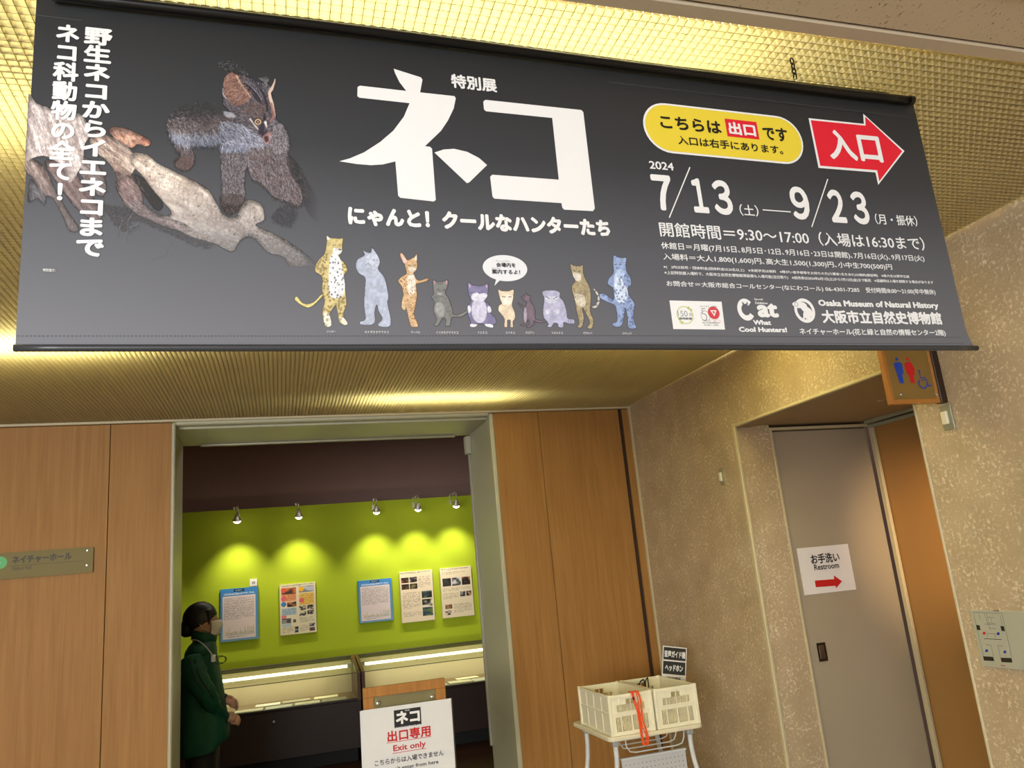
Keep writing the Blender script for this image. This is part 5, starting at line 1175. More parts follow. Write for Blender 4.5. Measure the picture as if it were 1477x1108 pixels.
# ------------------------------------------------------------ GALLERY
GP = Pl((0, GY-.022, 0), (1, 0, 0), (0, -1, 0))
class PicUV:
    def __init__(s, w, h, bg): s.w, s.h = w, h; s.c = np.tile(np.array(bg, float), (h, w, 1)); s.r = np.random.default_rng(w*h+int(bg[0]))
    def rect(s, x0, y0, x1, y1, col):
        s.c[int(y0*s.h):max(int(y0*s.h)+1, int(y1*s.h)), int(x0*s.w):max(int(x0*s.w)+1, int(x1*s.w))] = col
    def photo(s, x0, y0, x1, y1, a, b):
        ya, yb, xa, xb = int(y0*s.h), int(y1*s.h), int(x0*s.w), int(x1*s.w); hh, ww = yb-ya, xb-xa
        g = s.r.random((4, 4)); yy = np.linspace(0, 2.99, hh); xx = np.linspace(0, 2.99, ww); iy, ix = yy.astype(int), xx.astype(int); fy, fx = (yy-iy)[:, None], (xx-ix)[None]
        t = (g[iy][:, ix]*(1-fx)+g[iy][:, ix+1]*fx)*(1-fy)+(g[iy+1][:, ix]*(1-fx)+g[iy+1][:, ix+1]*fx)*fy; t = np.clip((t-.3)*2.2, 0, 1)[..., None]
        s.c[ya:yb, xa:xb] = np.array(a)*(1-t)+np.array(b)*t
    def lines(s, x0, y0, x1, y1, n, col, dens=.8):
        for i in range(n):
            y = int((y0+(y1-y0)*i/n)*s.h); xa, xb = int(x0*s.w), int((x1 if i < n-1 else x0+(x1-x0)*.6)*s.w)
            m = s.r.random(xb-xa) < dens; s.c[y, xa:xb][m] = col
    def mesh(s, pl, u0, v0, u1, v1, parent, name='print', d=.0012):
        h, w = s.h, s.w; U = np.linspace(u0, u1, w+1); V = np.linspace(v1, v0, h+1); UU, VV = np.meshgrid(U, V)
        P = pl.O+UU[..., None]*pl.ax+VV[..., None]*pl.az+d*pl.n; vs = P.reshape(-1, 3)-np.array(wloc(parent))
        i = np.arange((h+1)*(w+1)).reshape(h+1, w+1); q = np.stack([i[1:, :-1], i[1:, 1:], i[:-1, 1:], i[:-1, :-1]], -1).reshape(-1, 4)
        me = bpy.data.meshes.new(name); me.vertices.add(len(vs)); me.vertices.foreach_set('co', vs.ravel()); me.loops.add(q.size); me.loops.foreach_set('vertex_index', q.ravel())
        me.polygons.add(len(q)); me.polygons.foreach_set('loop_start', np.arange(len(q))*4); me.polygons.foreach_set('loop_total', np.full(len(q), 4)); me.update()
        c = np.clip(s.c, 0, 255)/255; c = np.where(c <= .04045, c/12.92, ((c+.055)/1.055)**2.4); c = np.repeat(c.reshape(-1, 3), 4, 0)
        at = me.color_attributes.new('print', 'FLOAT_COLOR', 'CORNER'); at.data.foreach_set('color', np.concatenate([c, np.ones((len(c), 1))], 1).ravel())
        me.materials.append(M_PRO); o = bpy.data.objects.new(name, me); COL.objects.link(o); o.parent = parent; return o
M_PRO = print_mat('poster_ink', False)
def panel(px4, label, painter, edge):
    c = [GP.uv(*p) for p in px4]; u0 = (c[0][0]+c[3][0])/2; u1 = (c[1][0]+c[2][0])/2; v1 = (c[0][1]+c[1][1])/2; v0 = (c[2][1]+c[3][1])/2
    t = empty('information_panel', ((u0+u1)/2, GY-.022, v0), label, 'poster', 'information panels on the green wall')
    bx('board', (u0, u1, GY-.022, GY-.0005, v0, v1), edge, t, b=.001)
    painter().mesh(GP, u0+.002, v0+.002, u1-.002, v1-.002, t); return t, u0, v0, u1, v1
def blue():
    p = PicUV(88, 126, (70, 140, 196))
    for i in range(126): p.c[i] = np.array((58, 128, 196))*(1-i/126*.55)+np.array((150, 176, 196))*(i/126*.55)
    p.rect(.06, .15, .94, .965, (222, 206, 208)); p.rect(.36, .022, .64, .065, (16, 40, 66)); p.lines(.40, .038, .60, .05, 2, (200, 214, 224), .7)
    p.lines(.1, .095, .92, .125, 3, (226, 236, 244), .75); p.lines(.1, .19, .9, .60, 20, (120, 112, 118), .7)
    x = .14
    while x < .9:
        hgt = .03+.14*p.r.random()**2.2; p.rect(x, .88-hgt, x+.012, .88, (120, 150, 110) if p.r.random() < .7 else (190, 170, 90)); x += .024
    p.rect(.12, .885, .9, .892, (110, 130, 150)); p.lines(.2, .915, .7, .93, 2, (140, 130, 130), .7); return p
M_BE = mat('panel_edge_blue', (90, 130, 150), .5); M_PE = mat('panel_edge_cream', (206, 196, 170), .5)
def cream_a():
    p = PicUV(90, 130, (226, 214, 186)); p.lines(.04, .02, .96, .05, 3, (130, 124, 100), .7)
    p.photo(.05, .07, .46, .22, (206, 110, 60), (60, 44, 40)); p.photo(.54, .06, .96, .19, (190, 190, 200), (110, 120, 130)); p.rect(.05, .20, .46, .34, (224, 150, 100)); p.lines(.07, .21, .44, .34, 8, (150, 84, 50), .5)
    p.rect(.54, .20, .96, .44, (232, 190, 90)); p.lines(.56, .22, .94, .44, 12, (150, 110, 50), .5)
    for (x, y, c) in ((.10, .11, (220, 80, 60)), (.60, .11, (240, 180, 40)), (.10, .28, (222, 96, 110)), (.60, .34, (222, 96, 110)), (.10, .39, (70, 120, 190)), (.10, .63, (222, 120, 140))):
        yy, xx = np.mgrid[0:130, 0:90]; p.c[np.hypot(xx-x*90, yy-y*130) < 6.5] = c
    p.photo(.20, .36, .46, .46, (30, 24, 26), (196, 120, 70)); p.rect(.05, .48, .46, .62, (170, 190, 206)); p.lines(.07, .49, .44, .62, 8, (90, 110, 130), .5); p.photo(.05, .68, .30, .78, (40, 40, 46), (150, 150, 150)); p.photo(.36, .71, .44, .77, (40, 50, 46), (120, 140, 120)); p.rect(.05, .79, .3, .85, (180, 194, 206))
    for (x, y) in ((.54, .46), (.76, .45), (.54, .57), (.76, .56)): p.photo(x, y, x+.19, y+.09, (40, 34, 32), (210, 200, 180))
    p.lines(.54, .69, .96, .80, 7, (130, 140, 110), .5); p.lines(.05, .86, .36, .97, 7, (120, 112, 100), .5); p.lines(.54, .84, .78, .97, 8, (120, 112, 100), .5)
    p.photo(.40, .86, .50, .91, (40, 30, 34), (130, 60, 60)); p.photo(.40, .92, .50, .98, (20, 40, 70), (190, 200, 206)); p.photo(.80, .82, .96, .89, (40, 40, 44), (200, 200, 196)); p.photo(.80, .90, .96, .97, (40, 40, 44), (150, 100, 90)); return p
def cream_b():
    p = PicUV(86, 130, (230, 212, 188)); p.lines(.03, .02, .95, .05, 3, (120, 110, 90), .6); p.lines(.55, .12, .95, .34, 13, (130, 120, 104), .5); p.lines(.05, .42, .60, .74, 19, (130, 120, 104), .5); p.lines(.05, .80, .60, .9, 6, (130, 120, 104), .4)
    for (x, y, c) in ((.04, .12, (150, 90, 50)), (.30, .12, (150, 150, 170)), (.04, .25, (90, 70, 40)), (.30, .25, (120, 110, 70))): p.photo(x, y, x+.23, y+.11, (40, 28, 22), c)
    p.photo(.64, .42, .96, .56, (24, 30, 34), (90, 110, 100)); p.photo(.64, .58, .96, .72, (30, 24, 22), (226, 220, 206)); p.photo(.64, .745, .96, .91, (40, 60, 90), (96, 120, 60)); return p
def cream_c():
    p = PicUV(86, 130, (232, 216, 190)); p.lines(.04, .02, .95, .05, 3, (120, 110, 90), .6); p.lines(.05, .09, .8, .14, 3, (130, 120, 100), .5)
    for (x, c) in ((.06, (60, 60, 60)), (.37, (206, 206, 214)), (.68, (170, 110, 80))): p.photo(x, .21, x+.27, .37, (26, 22, 22), c)
    p.lines(.05, .42, .95, .48, 3, (130, 120, 100), .5); p.lines(.05, .52, .55, .64, 7, (130, 120, 100), .5); p.photo(.60, .50, .76, .60, (20, 18, 18), (160, 160, 160)); p.photo(.80, .50, .96, .60, (30, 24, 24), (190, 150, 120))
    p.photo(.10, .74, .32, .83, (96, 60, 44), (160, 120, 90)); p.photo(.08, .86, .28, .95, (20, 14, 14), (226, 206, 190)); p.lines(.38, .74, .94, .92, 11, (130, 120, 100), .5); return p
Q4 = lambda L: [(300+x/8.206, 810+y/8.206) for x, y in L]
Q5 = lambda L: [(490+x/7.033, 800+y/7.033) for x, y in L]
panel(Q4([(140, 332), (592, 295), (600, 915), (150, 958)]), 'blue bordered text panel under the number tag, nearest the person', blue, M_BE)
panel(Q4([(845, 275), (1275, 245), (1285, 835), (855, 880)]), 'cream panel crowded with orange and yellow blocks and round marks', cream_a, M_PE)
panel(Q5([(185, 265), (525, 240), (545, 665), (200, 700)]), 'blue bordered text panel with a green chart in the middle of the green wall', blue, M_BE)
panel(Q5([(605, 175), (940, 155), (965, 665), (632, 695)]), 'cream text panel with a column of three photographs at its right edge', cream_b, M_PE)
panel(Q5([(1015, 140), (1330, 118), (1370, 615), (1045, 650)]), 'cream text panel with three photographs in a row, beside the right jamb', cream_c, M_PE)
c = [GP.uv(*p) for p in Q4([(495, 210), (580, 203), (585, 285), (500, 292)])]
t = empty('number_tag', tuple(GP.P(c[0][0], c[2][1])), 'small white number tag above the corner of the first blue panel', 'tag')
bx('card', (c[0][0], c[1][0], GY-.016, GY-.0005, c[2][1], c[0][1]), M_PAPER, t)
text_uv(Pl((0, GY-.017, 0), (1, 0, 0), (0, -1, 0)), '25', c[0][0]+.018, c[2][1]+.022, c[1][0]-.018, c[0][1]-.026, M_CHAR2, t, .02)

# clip-on spotlights above the panels, with their lamps
M_LENS = mat('lamp_glow', (255, 236, 190), .4, emit=(255, 242, 205), estr=22)
LY = GY-.30
LP_ = Pl((0, LY, 0), (1, 0, 0), (0, -1, 0))
def make_spot():
    t = empty('spotlight', (0, LY, 0), None, 'lamp', 'spotlights along the top of the green wall'); Z0 = 0
    ax = Vector((0, .42, -1)).normalized()
    MB().lathe((0, LY, 0), ax, [(-.062, .010), (-.058, .017), (-.035, .021), (-.024, .028), (0, .041), (.007, .041)], 18).build('shade', mat('spot_chrome', (220, 216, 200), .3, .6), t)
    MB().lathe(Vector((0, LY, 0))+ax*.0085, ax, [(0, .036), (.014, .030), (.026, .012)], 18).build('lens', M_LENS, t, smooth=True)
    MB().tube(smooth_pts([(0, LY-.03, .07), (0, LY-.035, .12), (0, LY, .16), (0, LY+.16, .165), (0, GY-.03, .13), (0, GY-.022, .05)], 4, closed=False) if False else [(0, LY-.03, .075), (0, LY-.035, .11), (0, LY-.005, .135), (0, GY-.03, .14), (0, GY-.012, .13), (0, GY-.008, .05)], .006, 8).build('arm', MATS['spot_chrome'], t, smooth=True)
    bx('clamp', (-.014, .014, GY-.02, GY-.0005, .035, .09), MATS['spot_chrome'], t, b=.003)
    bx('transformer', (-.035, -.018, LY-.03, LY+.03, .10, .125), MATS['spot_chrome'], t, b=.003)
    return t
sp0 = make_spot()
SL = [((342, 750), 'first'), ((431, 744), 'second'), ((543, 737), 'third'), ((603, 733), 'fourth'), ((658, 728), 'fifth')]
for i, (p, w) in enumerate(SL):
    o = sp0 if i == 0 else copy_tree(sp0)
    u, v = LP_.uv(*p); o.location = (u, LY, v)
    o['label'] = ['chrome spotlight above the first blue panel, leftmost of the row', 'chrome spotlight above the colourful cream panel', 'chrome spotlight above the second blue panel', 'chrome spotlight above the cream panel with the column of photographs', 'chrome spotlight nearest the right jamb, last of the row'][i]
    ax = Vector((0, .42, -1)).normalized(); q = Vector((u, LY, v))+ax*.045
    spot('spotlight_beam', q, (u, GY, v-.85), 34, (1.0, .92, .70), math.radians(84), 1.0, .03)
# faint others beyond the jambs keep the wall lit evenly
for u, v in ((-1.35, 2.3), (2.6, 2.3)):
    spot('spotlight_beam', (u, LY+.02, 2.26), (u, GY, 1.40), 32, (1.0, .90, .68), math.radians(84), 1.0, .03)

# ---- display cases
M_CAB = mat('case_dark_brown', (52, 36, 28), .45); M_RIM = mat('case_rim_wood', (96, 66, 42), .45); M_IN = mat('case_lining', (206, 188, 150), .7); M_KICK = mat('case_kick', (14, 12, 10), .6)
def glass():
    m = bpy.data.materials.new('case_glass'); m.use_nodes = True; nt = m.node_tree; N = nt.nodes; N.remove(N['Principled BSDF'])
    a = N.new('ShaderNodeBsdfTransparent'); a.inputs[0].default_value = (.93, .97, .93, 1); g = N.new('ShaderNodeBsdfGlossy'); g.inputs['Roughness'].default_value = .02
    lw = N.new('ShaderNodeLayerWeight'); lw.inputs[0].default_value = .5; pw_ = N.new('ShaderNodeMath'); pw_.operation = 'POWER'; pw_.inputs[1].default_value = 5; nt.links.new(lw.outputs['Facing'], pw_.inputs[0]); f = N.new('ShaderNodeMath'); f.operation = 'MULTIPLY_ADD'; f.inputs[1].default_value = .4; f.inputs[2].default_value = .025; nt.links.new(pw_.outputs[0], f.inputs[0]); x = N.new('ShaderNodeMixShader')
    nt.links.new(f.outputs[0], x.inputs[0]); nt.links.new(a.outputs[0], x.inputs[1]); nt.links.new(g.outputs[0], x.inputs[2]); nt.links.new(x.outputs[0], N['Material Output'].inputs[0]); return m
M_GLASS = glass()
M_TUBEL = mat('lamp_tube', (255, 250, 220), .4, emit=(255, 246, 205), estr=5)
YF, YR = 7.70, 8.33; zK, zF, zT, zR = .12, .545, .762, .872
def case(x0, x1, label, lock):
    t = empty('display_case', ((x0+x1)/2, (YF+YR)/2, 0), label, 'display case', 'display cases under the panels')
    bx('kick_plinth', (x0+.04, x1-.04, YF+.09, YR-.02, 0, zK), M_KICK, t)
    bx('cabinet', (x0, x1, YF, YR, zK, zF-.022), M_CAB, t, b=.003)
    bx('front_rim', (x0+.03, x1-.03, YF-.004, YF+.03, zF-.021, zF), M_CAB, t, b=.002)
    bx('case_floor', (x0+.03, x1-.03, YF+.031, YR-.03, zF-.02, zF-.01), mat('case_floor_brown', (120, 96, 62), .7), t)
    bx('glass_edge', (x0+.031, x1-.031, YF-.001, YF+.0005, zT-.002, zT+.005), mat('glass_edge_dark', (70, 76, 44), .3), t)
    bx('back_panel', (x0+.03, x1-.03, YR-.03, YR-.015, zF-.01, zR-.04), M_IN, t)
    bx('back_rim', (x0+.03, x1-.03, YR-.03, YR+.01, zR-.038, zR), M_CAB, t, b=.002)
    for xa, xb in ((x0, x0+.03), (x1-.03, x1)):
        pr = [(YF-.004, zF-.022), (YR+.01, zF-.022), (YR+.01, zR+.002), (YF+.0, zT+.006), (YF-.004, zT)]
        V = [(x, y, z) for x in (xa, xb) for y, z in pr]; n = 5
        MB().add(V, [(0, 1, 2, 3, 4), (9, 8, 7, 6, 5)]+[(i, i+5, (i+1) % 5+5, (i+1) % 5) for i in range(5)]).build('end_frame', M_RIM, t)
    for nm, d in (('front_glass', [(YF, zF), (YF, zT), (YF+.006, zT), (YF+.006, zF)]), ('top_glass', [(YF+.001, zT), (YR-.04, zR-.008), (YR-.04, zR-.002), (YF+.001, zT+.006)])):
        V = [(x, y, z) for x in (x0+.031, x1-.031) for y, z in d]
        MB().add(V, [(0, 3, 2, 1), (4, 5, 6, 7), (0, 1, 5, 4), (1, 2, 6, 5), (2, 3, 7, 6), (3, 0, 4, 7)]).build(nm, M_GLASS, t)
    yl, zl = YR-.16, zR-.085
    MB().tube([(x0+.08, yl, zl), (x1-.08, yl, zl)], .013, 12).build('light_tube', M_TUBEL, t, smooth=True)
    for x in (x0+.055, x1-.055): bx('tube_socket', (x-.024, x+.024, yl-.016, yl+.016, zl-.016, zl+.03), mat('socket_white', (220, 214, 196), .4), t, b=.003)
    if lock: MB().lathe((lock, YF, zF-.105), (0, -1, 0), [(0, .011), (.004, .011), (.006, .008)], 16).build('lock', M_STEEL, t)
    return t
xs = GP.uv(510, 960)[0]
CP = Pl((0, YF, 0), (1, 0, 0), (0, -1, 0))
xm1 = CP.uv(520, 985)[0]; xm2 = CP.uv(524, 985)[0]
case(-1.5, xm1, 'left glass topped display case on a dark base behind the person', CP.uv(395, 1040)[0])
case(xm1+.012, 2.75, 'right glass topped display case running behind the right jamb', None)
area('case_tube_light', (-.45, YR-.16, zR-.10), (-.45, YR-.22, zF), 1.7, .03, 2.6, (1.0, .95, .80))
area('case_tube_light', (1.65, YR-.16, zR-.10), (1.65, YR-.22, zF), 1.7, .03, 2.6, (1.0, .95, .80))
# papers lying in the cases
M_P = [mat('paper_cream', (222, 208, 168), .6), mat('paper_pale', (214, 206, 184), .6), mat('paper_printed', (170, 160, 130), .6, noise=(120, .3, (1, 1, 1)))]
PPR = [(-.28, 7.86, .24, .15, 0), (-.02, 7.84, .23, .15, 1), (.23, 7.86, .22, .15, 0), (.47, 7.85, .22, .17, 2), (-.12, 8.08, .22, .16, 1), (.14, 8.10, .25, .15, 2), (.41, 8.09, .22, .16, 0), (.93, 7.95, .24, .2, 2), (1.16, 7.90, .22, .18, 0), (1.42, 7.88, .24, .18, 1), (1.68, 7.92, .22, .17, 0), (1.93, 7.88, .26, .20, 1), (1.30, 8.12, .2, .14, 1), (1.80, 8.13, .22, .14, 0)]
for i, (x, y, w, d, k) in enumerate(PPR):
    a = random.uniform(-.06, .06); V = []; zz = zF-.0095
    for q in (0, .006):
        for sx, sy in ((-1, -1), (1, -1), (1, 1), (-1, 1)): V.append((x+sx*w/2*math.cos(a)-sy*d/2*math.sin(a), y+sx*w/2*math.sin(a)+sy*d/2*math.cos(a), zz+q))
    row = 'front' if y < 8 else 'back'; cs = 'left' if x < .7 else 'right'; order = sorted([p[0] for p in PPR if (p[1] < 8) == (y < 8) and (p[0] < .7) == (x < .7)]).index(x)
    o = mk('document', V, [(3, 2, 1, 0), (4, 5, 6, 7), (0, 1, 5, 4), (1, 2, 6, 5), (2, 3, 7, 6), (3, 0, 4, 7)], M_P[k], loc=(x, y, zz))
    tag(o, '%s paper, %s from the left in the %s row of the %s display case' % (['cream', 'pale', 'printed grey'][k], ['first', 'second', 'third', 'fourth', 'fifth', 'sixth'][order], row, cs), 'document', 'papers inside the display cases')

# ------------------------------------------------------------ PERSON
PY = 5.62; PP = Pl((0, PY, 0), (1, 0, 0), (0, -1, 0)); ZQ = lambda x, y: (240+x/4.296, 850+y/4.296)
def pw(x, y, dy=0.0):
    u, v = Pl((0, PY+dy, 0), (1, 0, 0), (0, -1, 0)).uv(*ZQ(x, y)); return Vector((u, PY+dy, v))
hc = pw(222, 185)
per = empty('person', (hc.x+.02, PY, 0), 'person in a dark green coat and white mask standing beside the left jamb', 'person')
M_SKIN = mat('skin', (196, 150, 122), .5); M_HAIR = mat('black_hair', (16, 13, 12), .42, bump=(90, .5, .004)); M_COAT = mat('green_coat', (20, 74, 52), .6, spec=.25, bump=(11, .5, .02)); M_COATD = mat('coat_piping', (10, 22, 20), .5)
M_TR = mat('black_trousers', (16, 15, 16), .7); M_MASK = mat('face_mask', (222, 218, 204), .6); M_SHOE = mat('black_shoe', (14, 14, 14), .4)
def rings(R, n, cap=True):
    """R: list of (cx, cy, cz, rx, ry, tilt) -> loft"""
    V = []; F = []
    for (cx, cy, cz, rx, ry) in R:
        for k in range(n): a = 2*math.pi*k/n; V.append((cx+rx*math.cos(a), cy+ry*math.sin(a), cz))
    for i in range(len(R)-1):
        for k in range(n): k2 = (k+1) % n; F.append((i*n+k, i*n+k2, (i+1)*n+k2, (i+1)*n+k))
    if cap: F.append(tuple(range(n))[::-1]); F.append(tuple((len(R)-1)*n+k for k in range(n)))
    return V, F
def remeshed(mb, name, m_, parent, vox=.006, smooth=6):
    me = bpy.data.meshes.new('tmp'); me.from_pydata([tuple(v) for v in mb.v], [], mb.f); me.update(); o = bpy.data.objects.new('tmp', me); COL.objects.link(o)
    r = o.modifiers.new('r', 'REMESH'); r.mode = 'VOXEL'; r.voxel_size = vox
    s_ = o.modifiers.new('s', 'SMOOTH'); s_.iterations = smooth; s_.factor = .5
    bpy.context.view_layer.update(); e = bpy.data.meshes.new_from_object(o.evaluated_get(bpy.context.evaluated_depsgraph_get()))
    V = [tuple(v.co) for v in e.vertices]; F = [tuple(p.vertices) for p in e.polygons]; bpy.data.objects.remove(o)
    return mk(name, V, F, m_, parent, smooth=True)
hx, hz = hc.x, hc.z            # head centre; she faces +X
# body: head with face, neck, torso, arms, hands, legs as one skin
B = MB()
B.ell((hx-.004, PY, hz+.004), (.093, .073, .092), 20, 14)          # skull
B.ell((hx+.035, PY, hz-.038), (.056, .055, .075), 18, 12)         # face and jaw
B.ell((hx+.058, PY, hz-.092), (.026, .032, .022), 12, 8)          # chin
B.tube([(hx+.078, PY, hz+.012), (hx+.090, PY, hz-.012), (hx+.100, PY, hz-.034), (hx+.088, PY, hz-.043)], [.008, .010, .012, .008], 10)   # nose
for s in (-1, 1):
    B.ell((hx-.006, PY+s*.072, hz-.012), (.016, .009, .028), 12, 8); B.ell((hx-.004, PY+s*.078, hz-.002), (.014, .006, .017), 10, 6)   # ears
    B.tube([(hx+.066, PY+s*.012, hz+.014), (hx+.080, PY+s*.030, hz+.020), (hx+.066, PY+s*.052, hz+.016)], .007, 8)   # brow
B.tube([(hx-.015, PY, hz-.05), (hx-.012, PY, hz-.12), (hx-.012, PY, hz-.19)], [.046, .047, .052], 16)
ctr = pw(225, 520).x
T_ = [(hx-.015, PY, hz-.17, .045, .07), (hx-.02, PY, hz-.23, .068, .150), (hx-.03, PY, hz-.33, .09, .160), (ctr, PY, hz-.48, .10, .14), (ctr, PY, hz-.60, .10, .15), (ctr, PY, hz-.70, .11, .165), (ctr, PY, hz-.76, .105, .16)]
V, F = rings(T_, 20); B.add(V, F)
hr = pw(405, 805, -.05); hl = pw(398, 700, -.01)                     # the two hands
for s, hand, el in ((-1, hr, pw(262, 660, -.20)), (1, hl, pw(262, 640, .20))):
    sh = Vector((hx-.045, PY+s*.155, hz-.25)); wr_ = hand+Vector((-.045, s*.015, .012))
    B.tube([sh, (sh+el)/2+Vector((-.01, s*.01, 0)), el, (el+wr_)/2, wr_], [.045, .042, .036, .032, .023], 12)
    d = (hand-wr_).normalized(); side = Vector((0, s, 0)); dn = Vector((.25, 0, -1)).normalized()
    B.tube([wr_, wr_+d*.03, hand+d*.015], [.022, .030, .028], 12, flat=.62)   # palm
    for k in range(4):
        b0 = hand+d*.012+Vector((0, 0, 1))*(.024-.016*k); L_ = (.058, .066, .062, .048)[k]
        q1 = b0+d*L_*.45+Vector((0, -s*.006, -.004)); q2 = q1+(d*.45+Vector((0, -s*.9, -.45)))*L_*.32; q3 = q2+(Vector((-.25, -s*.8, -.5)))*L_*.28
        B.tube([b0-d*.02, b0, q1, q2, q3], [.009, .0088, .0080, .0074, .006], 8)
    tb0 = wr_+d*.018+Vector((0, 0, .018)); B.tube([tb0, tb0+d*.022+Vector((0, -s*.006, .018)), tb0+d*.048+Vector((0, -s*.014, .016))], [.011, .0095, .0075], 8)   # thumb
for s in (-1, 1):
    B.tube([(ctr, PY+s*.085, hz-.72), (ctr+.005, PY+s*.085, hz-.95), (ctr+.012, PY+s*.08, .46), (ctr-.008, PY+s*.08, .28), (ctr-.02, PY+s*.08, .08)], [.085, .072, .052, .048, .034], 14)
    B.ell((ctr+.02, PY+s*.08, .045), (.11, .04, .035), 14, 8)
remeshed(B, 'body', M_SKIN, per, .0058, 3)
# eyes above the mask
for s in (-1, 1):
    MB().ell((hx+.074, PY+s*.030, hz+.003), (.008, .011, .0075), 12, 8).build('eye', mat('eye_white', (220, 214, 206), .3), per, smooth=True)
    MB().ell((hx+.080, PY+s*.030, hz+.003), (.0035, .005, .005), 10, 6).build('iris', mat('iris_dark', (30, 20, 16), .2), per, smooth=True)
    MB().tube([(hx+.078, PY+s*.014, hz+.027), (hx+.086, PY+s*.03, hz+.032), (hx+.070, PY+s*.052, hz+.028)], .003, 6).build('eyebrow', M_HAIR, per)
# hair: cap swept back, side lock, bun at the nape
Hr = MB(); n = 26
rows = []
for i in range(15):
    th = math.pi*.03+(math.pi*.74)*i/14
    row = []
    for k in range(n):
        a = 2*math.pi*k/n; f = .5+.5*math.cos(a)      # 1 at the face side
        t2 = th*(1-.40*f**1.6)
        row.append((hx-.012+.108*math.sin(t2)*math.cos(a)*(1 if math.cos(a) < 0 else .97), PY+.088*math.sin(t2)*math.sin(a), hz+.008+.103*math.cos(t2)+(.0 if f < .5 else .0)))
    rows.append(row)
V = [p for r_ in rows for p in r_]; F = [tuple(range(n))[::-1]]
for i in range(14):
    for k in range(n): k2 = (k+1) % n; F.append((i*n+k, i*n+k2, (i+1)*n+k2, (i+1)*n+k))
Hr.add(V, F+[tuple(14*n+k for k in range(n))])
bun = pw(122, 264)
Hr.ell((hx-.085, PY, hz-.045), (.05, .058, .06), 14, 10); Hr.ell((bun.x, PY, bun.z), (.036, .042, .036), 14, 10); Hr.ell((bun.x+.03, PY, bun.z+.012), (.03, .03, .025), 12, 8)
Hr.tube([(bun.x-.02, PY, bun.z+.02), (bun.x-.04, PY, bun.z+.035), (bun.x-.052, PY, bun.z+.03)], [.012, .008, .004], 8)
for s in (-1, 1): Hr.tube([(hx+.045, PY+s*.066, hz+.055), (hx+.052, PY+s*.074, hz+.01), (hx+.045, PY+s*.070, hz-.04)], [.016, .012, .004], 8)
remeshed(Hr, 'hair', M_HAIR, per, .006, 2)
# mask with ear loop
mk_ = []; V = []; F = []; nu, nv = 12, 8
for j in range(nv+1):
    for i in range(nu+1):
        a = -1.25+2.5*i/nu; v = j/nv; z = hz-.016-.092*v; r = .066+.016*math.sin(math.pi*(v*.9+.12))+(.010 if abs(a) < .4 and v < .5 else 0)+.0012*(j % 2)
        V.append((hx+.034+r*math.cos(a), PY+(.070-.008*v)*math.sin(a), z))
for j in range(nv):
    for i in range(nu): a = j*(nu+1)+i; F.append((a, a+nu+1, a+nu+2, a+1))
mko = mk('face_mask', V, F, M_MASK, per, smooth=True); so = mko.modifiers.new('t', 'SOLIDIFY'); so.thickness = .002; so.offset = 1
for s in (-1, 1):
    MB().tube([(hx+.055, PY+s*.068, hz-.022), (hx+.02, PY+s*.080, hz+.004), (hx-.010, PY+s*.083, hz+.018), (hx-.020, PY+s*.082, hz-.012), (hx+.01, PY+s*.078, hz-.055), (hx+.052, PY+s*.062, hz-.085)], .0018, 6).build('mask_loop', M_MASK, per, smooth=True)
# coat: silhouette from collar to hem, with folds
prof = [(345, 138, 308, .100), (372, 122, 309, .150), (410, 112, 312, .180), (460, 102, 322, .190), (520, 92, 336, .192), (600, 85, 350, .196), (700, 80, 366, .202), (800, 76, 380, .208), (880, 74, 396, .212), (940, 78, 398, .214), (1000, 84, 372, .214)]
V = []; F = []; n = 48
for j, (y, xa, xb, ry) in enumerate(prof):
    a_ = pw(xa, y); b_ = pw(xb, y); cx = (a_.x+b_.x)/2; rx = (b_.x-a_.x)/2; t_ = j/(len(prof)-1)
    for k in range(n):
        a = 2*math.pi*k/n; w = 1+.020*t_*math.sin(7*a+1.2*j*.35)+.014*t_*math.sin(11*a-j*.6)
        e = .78; ca, sa = math.cos(a), math.sin(a); px_ = cx+rx*(abs(ca)**e)*(1 if ca > 0 else -1)*w; z_ = (a_.z+b_.z)/2
        if j == len(prof)-1: z_ += .075*max(0, ca)**2-.015*max(0, -ca)
        V.append((px_, PY+ry*(abs(sa)**e)*(1 if sa > 0 else -1)*w, z_))
for j in range(len(prof)-1):
    for k in range(n): k2 = (k+1) % n; F.append((j*n+k, (j+1)*n+k, (j+1)*n+k2, j*n+k2))
cobj = mk('coat', V, F, M_COAT, per, smooth=True); so = cobj.modifiers.new('t', 'SOLIDIFY'); so.thickness = .006; so.offset = -1; sb = cobj.modifiers.new('s', 'SUBSURF'); sb.levels = 1; sb.render_levels = 1
# shoulders cap
Sd = MB(); pr = [(300, 188, 296, .062), (318, 168, 304, .085), (333, 150, 307, .125), (348, 136, 309, .165), (374, 120, 311, .192), (400, 112, 312, .19)]
for y, xa, xb, ry in pr: pass
V = []; F = []
for j, (y, xa, xb, ry) in enumerate(pr):
    a_ = pw(xa, y); b_ = pw(xb, y)
    for k in range(n): a = 2*math.pi*k/n; V.append(((a_.x+b_.x)/2+(b_.x-a_.x)/2*math.cos(a)*1.01, PY+ry*math.sin(a), (a_.z+b_.z)/2))
for j in range(len(pr)-1):
    for k in range(n): k2 = (k+1) % n; F.append((j*n+k, (j+1)*n+k, (j+1)*n+k2, j*n+k2))
mk('coat_yoke', V, F, M_COAT, per, smooth=True)
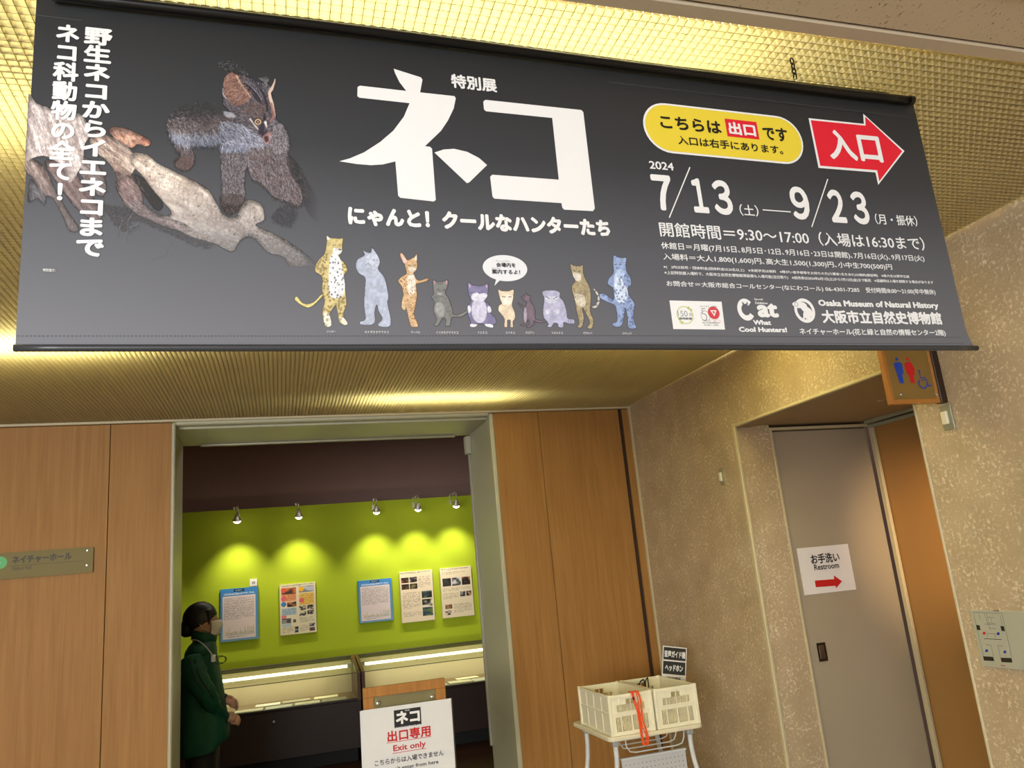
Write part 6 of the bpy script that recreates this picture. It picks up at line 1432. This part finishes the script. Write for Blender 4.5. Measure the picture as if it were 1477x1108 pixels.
# stand-up collar
V = []; F = []
for j, (y, xa, xb, ry) in enumerate(((325, 160, 300, .095), (300, 158, 306, .088), (272, 160, 310, .080), (268, 164, 306, .076))):
    a_ = pw(xa, y); b_ = pw(xb, y)
    for k in range(n): a = 2*math.pi*k/n; V.append(((a_.x+b_.x)/2+(b_.x-a_.x)/2*math.cos(a), PY+ry*math.sin(a), (a_.z+b_.z)/2-.022*math.cos(a)))
for j in range(3):
    for k in range(n): k2 = (k+1) % n; F.append((j*n+k, (j+1)*n+k, (j+1)*n+k2, j*n+k2))
cl = mk('collar', V, F, M_COAT, per, smooth=True); so = cl.modifiers.new('t', 'SOLIDIFY'); so.thickness = .006; so.offset = -1
# sleeves
for s in (-1, 1):
    hand = hr if s < 0 else hl; el = pw(250, 655, s*.215)
    sh = Vector((hx-.048, PY+s*.150, hz-.245)); cf_ = hand+Vector((-.050, s*.016, .016))
    q = smooth_pts([tuple(sh), tuple((sh+el)/2+Vector((-.012, s*.03, 0))), tuple(el), tuple((el+cf_)/2+Vector((-.01, 0, -.012))), tuple(cf_)], 6, closed=False)
    rr = [(.078-.036*(i/(len(q)-1)))*(1+.05*math.sin(i*1.9)) for i in range(len(q))]
    MB().tube(q, rr, 20).build('sleeve', M_COAT, per, smooth=True)
    MB().tube([cf_-Vector((.004, 0, -.002)), cf_+(hand-cf_)*.35], .040, 18).build('cuff', M_COATD, per, smooth=True)
    # dark piping down the sleeve
    for o_ in (-.010, .012):
        qq = [(Vector(a)+Vector((.010+o_*1.4, s*rr[i]*.98, rr[i]*.18))) for i, a in enumerate(q[:-6])]
        MB().tube(qq, .004, 6).build('piping', M_COATD, per, smooth=True)
# trousers and shoes
for s in (-1, 1):
    MB().tube([(ctr, PY+s*.085, hz-.74), (ctr+.004, PY+s*.085, hz-.95), (ctr+.010, PY+s*.082, .46), (ctr-.008, PY+s*.08, .28), (ctr-.015, PY+s*.08, .07)], [.098, .088, .074, .066, .062], 18).build('trouser_leg', M_TR, per, smooth=True)
    sm = MB(); sm.ell((ctr+.035, PY+s*.08, .048), (.125, .046, .048), 18, 10); sm.box(ctr-.085, ctr+.155, PY+s*.08-.044, PY+s*.08+.044, 0, .018, b=.006); sm.build('shoe', M_SHOE, per)
MB().tube([tuple(pw(95, 1003, -.0)), (ctr, PY-.0, hz-.9)], .01, 6)
# white cord round the neck, small clip and cable loop
cd = [pw(152, 312, -.075), pw(190, 318, -.125), pw(232, 345, -.190), pw(268, 385, -.200), pw(296, 425, -.185)]
MB().tube(smooth_pts([tuple(p) for p in cd], 5, closed=False), .0035, 8).build('neck_cord', mat('cord_white', (206, 206, 196), .5), per, smooth=True)
p = pw(292, 428, -.185); MB().box(p.x-.014, p.x+.012, p.y-.008, p.y+.004, p.z-.022, p.z+.022, b=.003).build('clip_badge', M_PAPER, per)
for (cx_, cy_, r_) in ((332, 438, .033), (345, 436, .026)):
    p = pw(cx_, cy_, -.17); MB().tube([(p.x+r_*math.cos(2*math.pi*k/20), p.y+.004*math.sin(k), p.z+r_*.75*math.sin(2*math.pi*k/20)) for k in range(20)], .0022, 6, closed=True).build('cable_loop', M_BLACK, per, smooth=True)
